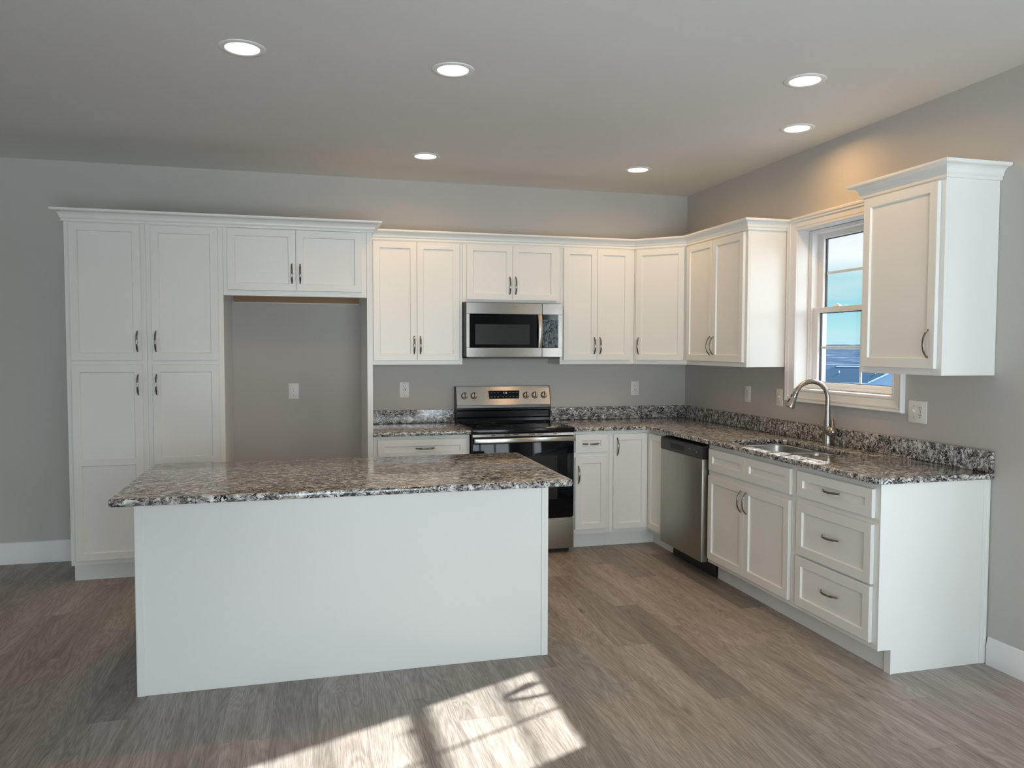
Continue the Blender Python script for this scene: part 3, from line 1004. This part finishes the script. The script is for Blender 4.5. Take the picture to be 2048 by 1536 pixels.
def base_r(name, y0, y1, fronts, label, end=False):
    L = lambda y: y0 - y
    return cabinet(name, label, (PF, y0, 0), -PI / 2, y0 - y1, 0.114, BZ, 0.606,
                   [(f[0], L(f[1]), L(f[2]), f[3], f[4], (L(f[5][0]), f[5][1], f[5][2]) if f[5] else None) + tuple(f[6:]) for f in fronts], toe=True, group='white base cabinets')
base_r('sink_cabinet', -1.5165, -2.4390, [
    ('false_drawer_front', -1.544, -1.9660, 0.718, 0.855, None), ('false_drawer_front', -1.9680, -2.412, 0.718, 0.855, None),
    ('door', -1.540, -1.9650, 0.143, 0.684, (-1.937, 0.588, True)), ('door', -1.9670, -2.406, 0.143, 0.684, (-1.993, 0.588, True))],
    'white sink base cabinet with blank drawer fronts above two doors')
dbz = base_r('drawer_cabinet', -2.4394, -3.0640, [
    ('drawer', -2.472, -3.036, 0.722, 0.855, (-2.752, 0.792, False)),
    ('drawer', -2.472, -3.034, 0.415, 0.690, (-2.752, 0.562, False)),
    ('drawer', -2.470, -3.032, 0.143, 0.403, (-2.752, 0.283, False))],
    'white base cabinet with a stack of three drawers, near end of window-wall counter')
# finished end panel with toe notch (part of the drawer cabinet)
wld = lambda x, y: (-(y + 2.4394), x - PF)   # world xy -> local of the drawer cabinet
yE = 0.6246
ep = [(-0.0005, 0.114), (0.075, 0.114), (0.075, 0.0), (0.606, 0.0), (0.606, BZ), (-0.0005, BZ)]
MB().prism(ep, 'x', yE + 0.0005, yE + 0.006).build('end_panel', M['white'], dbz)
sc_ = MB()
sc_.box(yE + 0.006, yE + 0.014, 0.588, 0.6065, 0.0, BZ, 0.003)
sc_.box(yE + 0.006, yE + 0.010, 0.570, 0.588, 0.0, BZ, 0.001)
sc_.build('scribe_molding', M['white'], dbz)
MB().box(yE - 0.03, yE + 0.012, 0.066, 0.0748, 0.0, 0.1135, 0.001).build('toe_return', M['white'], dbz)

# ------------------------------------------------------------------ countertops
def arc(cx, cy, r, a0, a1, n=6):
    return [(cx + r * math.cos(math.radians(a0 + (a1 - a0) * k / n)), cy + r * math.sin(math.radians(a0 + (a1 - a0) * k / n))) for k in range(n + 1)]
CT0, CT1 = 0.884, 0.914
ct = thing('countertop', 'long L-shaped speckled granite countertop running under the window', 'countertop', (0, 0, 0), 0, 'granite countertops')
outer = [(-0.002, -0.002), (-1.228, -0.002), (-1.228, -0.648), (-0.665, -0.648), (-0.650, -0.663)] + \
        arc(-0.630, -3.073, 0.020, 180, 270) + [(-0.004, -3.093), (-0.002, -3.09)]
cut = []
cut += arc(-0.240, -1.720, 0.080, 90, 0)      # back-left
cut = arc(-0.490, -1.720, 0.080, 180, 90, 6) + arc(-0.240, -1.720, 0.080, 90, 0, 6) + [(-0.158, -1.85), (-0.158, -2.05)] + arc(-0.245, -2.290, 0.080, 0, -90, 6) + \
      arc(-0.425, -2.290, 0.080, -90, -180, 6) + [(-0.508, -2.235), (-0.520, -2.200), (-0.550, -2.180), (-0.570, -2.140)]
MB().slab(outer, [cut], CT0, CT1, 0.0085, 0.004).build('slab', M['granite'], ct, smooth=40)
bs = MB()
bs.box(-1.228, -0.0025, -0.0220, -0.0025, CT1 + 0.0003, 1.016, 0.0015)
bs.build('backsplash', M['granite'], ct)
MB().box(-0.0220, -0.0025, -3.092, -0.0225, CT1 + 0.0003, 1.016, 0.0015).build('backsplash', M['granite'], ct)
ct2 = thing('countertop', 'short speckled granite countertop left of the range', 'countertop', (0, 0, 0), 0, 'granite countertops')
MB().slab([(-2.6745, -0.002), (-2.6745, -0.648), (-1.9965, -0.648), (-1.9965, -0.002)], [], CT0, CT1, 0.0085).build('slab', M['granite'], ct2, smooth=40)
MB().box(-2.6745, -1.9965, -0.0220, -0.0025, CT1 + 0.0003, 1.016, 0.0015).build('backsplash', M['granite'], ct2)
tag(MB().slab(arc(-3.8598 + 0.02, -2.7865 + 0.02, 0.02, 180, 270) + arc(-1.9828 - 0.02, -2.7865 + 0.02, 0.02, 270, 360) +
              arc(-1.9828 - 0.02, -1.8372 - 0.02, 0.02, 0, 90) + arc(-3.8598 + 0.02, -1.8372 - 0.02, 0.02, 90, 180), [], CT0, CT1, 0.0085).build('island_countertop', M['granite'], smooth=40),
    'large rectangular speckled granite slab on the white island', 'countertop', 'granite countertops')

# ------------------------------------------------------------------ island
isl = thing('kitchen_island', 'white panelled kitchen island under its own granite slab', 'island', (-2.914, -2.16, 0))
def wb(mb, x0, x1, y0, y1, z0, z1, b=0.0012):
    return mb.box(x0 + 2.914, x1 + 2.914, y0 + 2.16, y1 + 2.16, z0, z1, b)
IY = -2.4593
wb(MB(), -3.828, -2.000, IY + 0.012, -1.885, 0.10, 0.8835).build('body', M['white'], isl)
wb(MB(), -3.800, -2.030, IY + 0.10, -1.960, 0.0, 0.0995).build('toe_kick', M['white'], isl)
wb(MB(), -3.800, -2.028, IY + 0.0075, IY + 0.0118, 0.0, 0.8835).build('back_panel', M['white'], isl)
for a, b_ in ((-3.8333, -3.7985), (-2.0295, -1.9953)):
    wb(MB(), a, b_, IY, IY + 0.0115, 0.0, 0.8835, 0.003).build('corner_trim', M['white'], isl)
wb(MB(), -3.8333, -3.8282, IY + 0.012, -1.885, 0.0, 0.8835).build('side_panel', M['white'], isl)
wb(MB(), -1.9998, -1.9953, IY + 0.012, -1.885, 0.0, 0.8835).build('side_panel', M['white'], isl)
for i in range(4):
    xx = 0.02 + i * 0.452
    d = shaker('door', isl, 0, 0.444, 0.13, 0.86)
    d.rotation_euler = (0, 0, PI)
    d.location = (-3.828 + 2.914 + xx + 0.444, -1.885 + 2.16 + 0.0015, 0.13)

# ------------------------------------------------------------------ sink
sk = thing('kitchen_sink', 'stainless double-bowl undermount sink below the faucet', 'sink', (0, 0, 0))
def bowl(x0, x1, y0, y1, r, depth):
    zt = 0.8832
    L = []
    for ins, z in ((-0.004, zt), (0.0, zt - 0.002), (0.002, zt - 0.010), (0.006, zt - depth + 0.06), (0.018, zt - depth + 0.018), (0.045, zt - depth), ):
        L.append([(x, y, z) for x, y in rrect(x0 + ins, x1 - ins, y0 + ins, y1 - ins, max(r - ins * 0.5, 0.02))])
    mb = MB()
    mb.rings(L, True, False, True)
    b = mb.build('bowl', M['sink'], sk, smooth=50)
    cx, cy = (x0 + x1) / 2, (y0 + y1) / 2
    MB().lathe([(0.044, 0.0015), (0.040, 0.004), (0.034, 0.002), (0.010, 0.002)], (cx, cy, zt - depth)).build('drain', M['nickel'], sk, smooth=40)
bowl(-0.566, -0.166, -2.025, -1.650, 0.075, 0.20)
bowl(-0.505, -0.170, -2.365, -2.050, 0.070, 0.18)
fl = MB()
fl.slab(rrect(-0.588, -0.135, -2.395, -1.615, 0.08), [rrect(-0.5665, -0.1655, -2.0255, -1.6495, 0.075), rrect(-0.5055, -0.1695, -2.3655, -2.0495, 0.070)], 0.8815, 0.8838, 0.0006, 0.0006)
fl.build('flange', M['sink'], sk)

# ------------------------------------------------------------------ faucet
fa = thing('kitchen_faucet', 'brushed nickel gooseneck pull-down faucet behind the sink', 'faucet', (-0.076, -1.975, 0.9145))
mb = MB()
prof = [(0.0290, 0.0), (0.0295, 0.003), (0.0275, 0.006), (0.0265, 0.012), (0.0255, 0.05), (0.0262, 0.075), (0.0255, 0.098), (0.0220, 0.125), (0.0172, 0.165), (0.0152, 0.21), (0.0145, 0.24)]
mb.lathe(prof, n=32)
mb.build('body', M['faucet'], fa, smooth=50)
R = 0.106
zc = 0.278
path = [(0, 0, 0.235), (0, 0, 0.262)]
th = math.radians(-8)   # swing of the spout in plan, slightly toward the room corner
dx, dy = -math.cos(th), math.sin(-th)
for k in range(0, 25):
    a = math.radians(0 + 157 * k / 24)
    path.append(((R - R * math.cos(a)) * dx, (R - R * math.cos(a)) * dy, zc + R * math.sin(a)))
a = math.radians(157)
last = Vector(path[-1]); dirv = Vector((math.sin(a) * dx, math.sin(a) * dy, math.cos(a))).normalized()
MB().tube(path, 0.0142, 20, up=Vector((0, 1, 0))).build('spout', M['faucet'], fa, smooth=50)
p0 = last
hd = MB()
hd.tube([p0 - dirv * 0.001, p0 + dirv * 0.004, p0 + dirv * 0.005, p0 + dirv * 0.045, p0 + dirv * 0.092, p0 + dirv * 0.098], [0.0158, 0.0160, 0.0152, 0.0190, 0.0268, 0.0258], 24, up=Vector((0, 1, 0)))
sh = hd.build('spray_head', M['faucet'], fa, smooth=50)
side = Vector((dx, dy, 0))
outv = (side - dirv * side.dot(dirv)).normalized()
bt = MB()
c1 = p0 + dirv * 0.030 + outv * 0.0172
c2 = p0 + dirv * 0.064 + outv * 0.0215
bt.tube([c1 - dirv * 0.009, c1 + dirv * 0.009], 0.0045, 10)
bt.tube([c2 - dirv * 0.014, c2 + dirv * 0.012], 0.0045, 10)
bt.build('spray_button', M['rubber'], sh, smooth=50)
lv = MB()
lv.tube([(0, -0.004, 0.088), (0, -0.018, 0.087), (0, -0.036, 0.084), (0, -0.054, 0.079), (0, -0.064, 0.075), (0, -0.068, 0.073)], [0.020, 0.0285, 0.0310, 0.0265, 0.017, 0.008], 28)
lv.tube([(0.0, -0.050, 0.088), (0.004, -0.050, 0.108), (0.010, -0.042, 0.130), (0.016, -0.032, 0.150), (0.019, -0.026, 0.160)], [(0.016, 0.014), (0.014, 0.010), (0.012, 0.007), (0.009, 0.005), (0.004, 0.003)], 16)
lv.build('lever', M['faucet'], fa, smooth=50)

# ------------------------------------------------------------------ text helper (flat raised print)
def text(parent, body, size, loc, rot, m, name='print', ext=0.0002, align='CENTER'):
    c = bpy.data.curves.new(name, 'FONT')
    c.body = body
    c.size = size
    c.extrude = ext
    c.align_x = align
    c.align_y = 'CENTER'
    c.materials.append(m)
    tmp = bpy.data.objects.new(name, c)
    C.objects.link(tmp)
    me = bpy.data.meshes.new_from_object(tmp.evaluated_get(bpy.context.evaluated_depsgraph_get()))
    bpy.data.objects.remove(tmp)
    me.name = name
    o = bpy.data.objects.new(name, me)
    C.objects.link(o)
    o.parent = parent
    o.location = loc
    o.rotation_euler = rot
    return o

# ------------------------------------------------------------------ range
RX0, RX1 = -1.9935, -1.2305
rg = thing('kitchen_range', 'stainless electric range with black glass cooktop between the counters', 'stove', (RX0, 0, 0))
rw = RX1 - RX0
MB().box(0.002, rw - 0.002, -0.640, -0.010, 0.036, 0.883, 0.002).build('body', M['black'], rg)
for xx in (0.06, rw - 0.10):
    for yy in (-0.58, -0.08):
        MB().cyl((xx, yy, 0.0), (xx, yy, 0.037), 0.018).build('foot', M['rubber'], rg, smooth=40)
MB().box(0.012, rw - 0.012, -0.600, -0.590, 0.006, 0.036).build('kick_plate', M['black'], rg)
# cooktop
MB().box(-0.002, rw + 0.002, -0.678, -0.030, 0.886, 0.922, 0.007, 3).build('cooktop_frame', M['blackgloss'], rg, smooth=30)
MB().box(0.012, rw - 0.012, -0.655, -0.075, 0.9222, 0.9245, 0.001).build('cooktop', M['glassblack'], rg)
for cx, cy, r in ((0.19, -0.50, 0.115), (0.57, -0.50, 0.095), (0.19, -0.24, 0.085), (0.57, -0.24, 0.105)):
    el = MB()
    el.lathe([(r, 0), (r, 0.0002), (r - 0.003, 0.0002), (r - 0.003, 0)], (cx, cy, 0.9246), 48, cap=False)
    el.build('burner_mark', M['grey'], rg)
# backguard: black lower throat, dark strip, tilted stainless control panel
bgd = MB()
bgd.prism([(-0.012, 0.9225), (-0.085, 0.9225), (-0.082, 0.945), (-0.072, 0.955), (-0.072, 1.000), (-0.080, 1.010), (-0.080, 1.028), (-0.012, 1.028)], 'x', 0.0, rw)
bgd.build('backguard_base', M['blackgloss'], rg)
pn = [(-0.012, 1.0285), (-0.098, 1.0285), (-0.098, 1.050), (-0.060, 1.192), (-0.012, 1.192)]
MB().prism(pn, 'x', 0.002, rw - 0.002).build('backguard', M['steel'], rg)
MB().prism([(-0.0985, 1.0280), (-0.1010, 1.0290), (-0.1010, 1.0465), (-0.0985, 1.0495)], 'x', 0.001, rw - 0.001).build('backguard_trim', M['dark_steel'], rg)
for xx in (-0.0015, rw - 0.0025):
    MB().prism([(-0.010, 0.9230), (-0.086, 0.9230), (-0.1015, 1.028), (-0.1015, 1.050), (-0.062, 1.195), (-0.010, 1.195)], 'x', xx, xx + 0.004).build('side_cap', M['black'], rg)
# panel plane frame
ang = math.atan2(0.038, 0.142)
tilt = PI / 2 - ang
def pp(x, z, off=0.0):
    y = -0.098 + (z - 1.050) / 0.142 * 0.038
    n = Vector((0, -math.cos(ang), math.sin(ang)))
    # outward normal of the tilted face
    n = Vector((0, -0.142, 0.038)).normalized()
    return Vector((x, y, z)) + n * off
dsp = MB()
q = [pp(0.262, 1.097, 0.0006), pp(0.505, 1.097, 0.0006), pp(0.511, 1.160, 0.0006), pp(0.258, 1.160, 0.0006)]
q2 = [v + Vector((0, 0.0, 0)) - Vector((0, -0.142, 0.038)).normalized() * 0.0005 for v in q]
dsp.rings([[tuple(v) for v in q2], [tuple(v) for v in q]])
ds = dsp.build('display', M['glassblack'], rg)
rotp = (PI / 2 - ang, 0, 0)
text(rg, '1:16', 0.020, pp(0.392, 1.143, 0.0010), rotp, M['clock'], 'clock_digits')
for r_, z_ in enumerate((1.143, 1.112)):
    for x_ in (0.282, 0.308, 0.336, 0.432, 0.460, 0.488) + ((0.375, 0.402) if r_ else ()):
        kl = MB()
        a_, b_ = pp(x_ - 0.006, z_ - 0.0012, 0.0008), pp(x_ + 0.006, z_ + 0.0012, 0.0008)
        kl.rings([[(a_.x, a_.y, a_.z), (b_.x, a_.y, a_.z), (b_.x, b_.y, b_.z), (a_.x, b_.y, b_.z)],
                  [(a_.x, a_.y - 0.0004, a_.z), (b_.x, a_.y - 0.0004, a_.z), (b_.x, b_.y - 0.0004, b_.z), (a_.x, b_.y - 0.0004, b_.z)]])
        kl.build('key_legend', M['print'], ds)
nrm = Vector((0, -0.142, 0.038)).normalized()
for x_ in (0.066, 0.141, 0.563, 0.636, 0.711):
    c_ = pp(x_, 1.122, 0.0)
    kb = MB()
    kb.tube([c_, c_ + nrm * 0.004], [0.0270, 0.0262], 32, up=Vector((1, 0, 0)))
    kb.build('knob_skirt', M['black'], rg, smooth=40)
    kb = MB()
    kb.tube([c_ + nrm * 0.0042, c_ + nrm * 0.016, c_ + nrm * 0.022, c_ + nrm * 0.024], [0.0240, 0.0225, 0.0205, 0.0175], 32, up=Vector((1, 0, 0)))
    kn = kb.build('knob', M['knob'], rg, smooth=30)
    t_ = Vector((0, 0.038, 0.142)).normalized()
    gb = MB()
    gb.tube([c_ + nrm * 0.026 - t_ * 0.021, c_ + nrm * 0.026 + t_ * 0.024], [(0.003, 0.0038), (0.003, 0.0038)], 8, up=nrm)
    gb.build('pointer', M['black'], kn)
    for kk, (ox, oz) in enumerate(((-0.016, -0.034), (0.012, -0.034))):
        pass
    text(rg, 'ON' if x_ < 0.3 else 'LO', 0.0075, pp(x_, 1.084, 0.0004), rotp, M['grey'], 'knob_legend')
# front: steel vent strip, handle, oven door, window, drawer
MB().box(0.004, rw - 0.004, -0.670, -0.640, 0.864, 0.8855, 0.002).build('vent_strip', M['steel'], rg)
vs = MB()
for x_ in (0.14, 0.235, 0.30, 0.42, 0.485, 0.60):
    wv = 0.042 if 0.2 < x_ < 0.55 else 0.028
    vs.box(x_, x_ + wv, -0.6710, -0.6702, 0.8745, 0.8795)
vs.build('vent_slot', M['dark'], rg)
dr = MB()
dr.box(0.003, rw - 0.003, -0.672, -0.6405, 0.268, 0.862, 0.004, 2)
dr = dr.build('oven_door', M['glassblack'], rg, smooth=30)
ring_w = MB()
x0_, x1_, z0_, z1_ = 0.13, rw - 0.13, 0.40, 0.72
fr_ = [(x0_, z0_), (x1_, z0_), (x1_, z1_), (x0_, z1_)]
ring_w.box(x0_, x1_, -0.6728, -0.6722, z0_, z1_)
ring_w.build('oven_window', M['screen'], dr)
hb = MB()
hb.box(0.006, rw - 0.006, -0.722, -0.706, 0.826, 0.860, 0.006, 3)
hb.box(0.012, 0.040, -0.710, -0.671, 0.832, 0.854, 0.003)
hb.box(rw - 0.040, rw - 0.012, -0.710, -0.671, 0.832, 0.854, 0.003)
hb.build('oven_handle', M['steel'], dr, smooth=30)
MB().box(0.003, rw - 0.003, -0.676, -0.6405, 0.036, 0.262, 0.005, 2).build('storage_drawer', M['steel_v'], rg, smooth=30)

# ------------------------------------------------------------------ microwave
mwx, mwf = -1.9845, -0.402
mw = thing('microwave', 'stainless over-range microwave with black glass door', 'microwave', (mwx, 0, 0))
ww = 0.7525
Z0, Z1 = 1.428, 1.8345
MB().box(0.0, ww, -0.372, -0.003, Z0 + 0.002, Z1, 0.002).build('housing', M['black'], mw)
# underside tray and hood lip
MB().box(0.02, ww - 0.02, -0.392, -0.02, Z0 - 0.010, Z0 + 0.0015, 0.002).build('bottom_grille', M['black'], mw)
DXR = 0.586
door = MB()
fy0, fy1 = mwf, -0.3725
gz0, gz1 = 1.4985, 1.7465
# stainless door as rails around the glass
door.box(0.006, DXR, fy0, fy1, gz1, Z1 - 0.004, 0.0025)
door.box(0.006, DXR, fy0, fy1, Z0, gz0, 0.0025)
door.box(0.006, 0.030, fy0, fy1, gz0, gz1, 0.001)
do = door.build('door', M['steel'], mw)
MB().box(0.0295, DXR, fy0 + 0.0015, fy1, gz0 - 0.0004, gz1 + 0.0004, 0.001).build('door_glass', M['glassblack'], do)
MB().box(0.072, 0.490, fy0 + 0.0006, fy0 + 0.0014, 1.522, 1.672, 0.0).build('door_window', M['screen'], do)
hm = MB()
hp = []
for i in range(13):
    u = -1 + 2 * i / 12
    hp.append((0.5685, fy0 - 0.006 - 0.018 * (1 - u * u), 1.6225 + u * 0.122))
hm.tube(hp, [(0.006, 0.0165)] * 13, 16, up=Vector((0, -1, 0)))
hm.build('door_handle', M['steel'], do, smooth=50)
cp = MB()
cp.box(DXR + 0.002, ww - 0.004, fy0, fy1, gz1 + 0.001, Z1 - 0.004, 0.002)
cp.box(DXR + 0.002, ww - 0.004, fy0, fy1, Z0, gz0 - 0.001, 0.002)
cp.box(0.7135, ww - 0.004, fy0, fy1, gz0 - 0.001, gz1 + 0.001, 0.001)
cp = cp.build('control_panel', M['steel'], mw)
MB().box(DXR + 0.003, 0.714, fy0 + 0.001, fy1, gz0 - 0.001, gz1 + 0.001, 0.001).build('control_glass', M['glassblack'], cp)
fmm = MB()
n = 14
rows = []
for j in range(n + 1):
    rows.append([(0.594 + 0.117 * i / n, fy0 - 0.0002 - 0.0009 * random.random(), 1.503 + 0.205 * j / n) for i in range(n + 1)])
fmm.rings(rows, closed=False, cap0=False, cap1=False)
fmm.build('protective_film', M['film'], cp, smooth=60)
# etched maker's mark, faint
em = MB()
for pts in ([(0.366, 1.787), (0.362, 1.797), (0.367, 1.807), (0.376, 1.806), (0.377, 1.797), (0.370, 1.793)], [(0.374, 1.793), (0.380, 1.787), (0.386, 1.792), (0.386, 1.805)]):
    em.tube([(x, fy0 - 0.0001, z) for x, z in pts], 0.0008, 6)
em.build('etched_mark', M['grey'], do)

# ------------------------------------------------------------------ dishwasher
dwr = thing('dishwasher', 'stainless dishwasher with black control strip between corner base and sink cabinet', 'dishwasher', (PF, -0.9000, 0), -PI / 2)
dww = 0.6060
MB().box(0.003, dww + 0.002, 0.004, 0.560, 0.105, 0.868, 0.002).build('tub', M['black'], dwr)
MB().box(0.004, dww - 0.001, 0.062, 0.072, 0.0, 0.104).build('kick_plate', M['black'], dwr)
DF = -0.045
dd = MB()
dd.box(0.004, dww + 0.002, DF, 0.003, 0.108, 0.7800, 0.004, 2)
dd = dd.build('door', M['steel_v'], dwr, smooth=30)
cpn = MB()
cpn.prism([(0.003, 0.7815), (DF - 0.001, 0.7815), (DF - 0.001, 0.852), (DF + 0.006, 0.862), (0.003, 0.870)], 'x', 0.004, dww + 0.002)
cpn = cpn.build('control_panel', M['black'], dwr)
MB().box(0.160, 0.360, DF - 0.0018, DF - 0.0008, 0.800, 0.838, 0.0).build('pocket_handle', M['dark'], cpn)
for i, x_ in enumerate((0.045, 0.115, 0.43, 0.455, 0.50, 0.53)):
    MB().box(x_, x_ + 0.010, DF - 0.0022, DF - 0.0009, 0.815 if i % 2 else 0.826, 0.822 if i % 2 else 0.833, 0.0).build('button', M['print'] if i in (2, 5) else M['grey'], cpn)

# ------------------------------------------------------------------ outlets and switches
def outlet(label, x, y, z, rz, kind, name='wall_outlet', cat='outlet', group='wall outlets', w=0.076):
    o = thing(name, label, cat, (x, y, z), rz, group)
    MB().box(-w / 2, w / 2, -0.006, -0.0005, -0.0585, 0.0585, 0.0025, 2).build('cover_plate', M['plastic'], o, smooth=30)
    def slots(cx, cz, par):
        s = MB()
        s.box(cx - 0.0078, cx - 0.0058, -0.0088, -0.0078, cz + 0.000, cz + 0.009)
        s.box(cx + 0.0058, cx + 0.0078, -0.0088, -0.0078, cz + 0.001, cz + 0.008)
        s.lathe([(0.0028, 0.0), (0.0028, -0.001)], (cx, -0.0078, cz - 0.008), 12, 'y')
        s.build('slot', M['dark'], par)
    def duplex(cx):
        for cz in (0.0195, -0.0195):
            f = MB()
            f.prism([(cx + 0.0165 * math.cos(a), cz + max(-0.0135, min(0.0135, 0.0165 * math.sin(a)))) for a in [i * 2 * PI / 24 for i in range(24)]], 'y', -0.0078, -0.0055)
            f = f.build('receptacle', M['plastic'], o)
            slots(cx, cz, f)
        MB().lathe([(0.003, 0), (0.003, -0.001)], (cx, -0.006, 0), 12, 'y').build('screw', M['grey'], o)
    def toggle(cx):
        t = MB()
        t.box(cx - 0.0052, cx + 0.0052, -0.0066, -0.0055, -0.012, 0.012)
        t.build('toggle_slot', M['plastic'], o)
        t = MB()
        t.prism([(-0.006, -0.004), (-0.006, 0.006), (-0.018, 0.0125), (-0.019, 0.0065)], 'x', cx - 0.0042, cx + 0.0042)
        t.build('toggle', M['plastic'], o)
        for cz in (0.030, -0.030):
            MB().lathe([(0.0028, 0), (0.0028, -0.001)], (cx, -0.006, cz), 12, 'y').build('screw', M['grey'], o)
    if kind == 'duplex':
        duplex(0)
    elif kind == 'gfci':
        f = MB().box(-0.0165, 0.0165, -0.0078, -0.0055, -0.0335, 0.0335, 0.0008).build('receptacle', M['plastic'], o)
        slots(0, 0.0225, f); slots(0, -0.0225, f)
        MB().box(0.0035, 0.0105, -0.0092, -0.0076, -0.0050, 0.0060, 0.0005).build('test_button', M['dark'], f)
        MB().box(-0.0105, -0.0035, -0.0092, -0.0076, -0.0030, 0.0030, 0.0005).build('reset_button', M['grey'], f)
        for cz in (0.048, -0.048):
            MB().lathe([(0.0028, 0), (0.0028, -0.001)], (0, -0.006, cz), 12, 'y').build('screw', M['grey'], o)
    elif kind == 'toggle':
        toggle(0)
    elif kind == 'combo':
        toggle(-0.023)
        duplex(0.023)
    return o
outlet('white duplex outlet on the wall inside the empty refrigerator opening', -3.2085, 0, 1.172, 0, 'duplex')
outlet('white GFCI outlet with black button on the wall left of the range', -2.386, 0, 1.172, 0, 'gfci', w=0.072)
outlet('white duplex outlet on back wall right of the range, under corner cabinets', -0.463, 0, 1.163, 0, 'duplex', w=0.073)
outlet('white duplex outlet on the window wall near the room corner', 0, -0.975, 1.163, -PI / 2, 'duplex', w=0.076)
outlet('white single toggle switch between corner outlet and window casing', 0, -1.372, 1.163, -PI / 2, 'toggle', 'light_switch', 'switch', None, w=0.076)
outlet('white two-gang plate pairing a toggle with an outlet, right of window', 0, -2.609, 1.163, -PI / 2, 'combo', 'switch_and_outlet_plate', 'outlet', None, w=0.128)

# ------------------------------------------------------------------ recessed lights
proto = None
for (x, y, lab) in (
        (-3.3717, -2.4519, 'lit round recessed ceiling light above the left end of the island'),
        (-2.4554, -2.4314, 'lit round recessed ceiling light above the right end of the island'),
        (-0.8093, -2.7327, 'lit round recessed ceiling light above floor beside the drawer cabinet'),
        (-0.3528, -2.0181, 'lit round recessed ceiling light nearest the window, above the sink'),
        (-2.3351, -0.7914, 'lit round recessed ceiling light over the short counter left of range'),
        (-0.8099, -0.8047, 'lit round recessed ceiling light in front of the corner cabinets')):
    t = thing('recessed_light', lab, 'ceiling light', (x, y, H), 0, 'recessed ceiling lights')
    if proto is None:
        tr = MB()
        tr.lathe([(0.098, -0.0002), (0.098, -0.0022), (0.096, -0.0040), (0.078, -0.0062), (0.073, -0.0050), (0.071, -0.0020), (0.0705, -0.0002)], n=48, cap=False)
        tr = tr.build('trim_ring', M['trim'], t, smooth=50)
        ln = MB()
        ln.lathe([(0.0705, -0.0004), (0.0703, -0.0026), (0.03, -0.0030)], n=48)
        ln = ln.build('lens', M['lens'], t, smooth=60)
        ld = bpy.data.lights.new('downlight', 'AREA')
        ld.shape = 'DISK'
        ld.size = 0.135
        ld.energy = LAMP_W
        ld.color = LAMP_COL
        ld.spread = math.radians(165)
        proto = (tr, ln)
    else:
        for s in proto:
            c = s.copy()
            C.objects.link(c)
            c.parent = t
    lo = bpy.data.objects.new('downlight', ld)
    C.objects.link(lo)
    lo.parent = t
    lo.location = (0, 0, -0.0045)
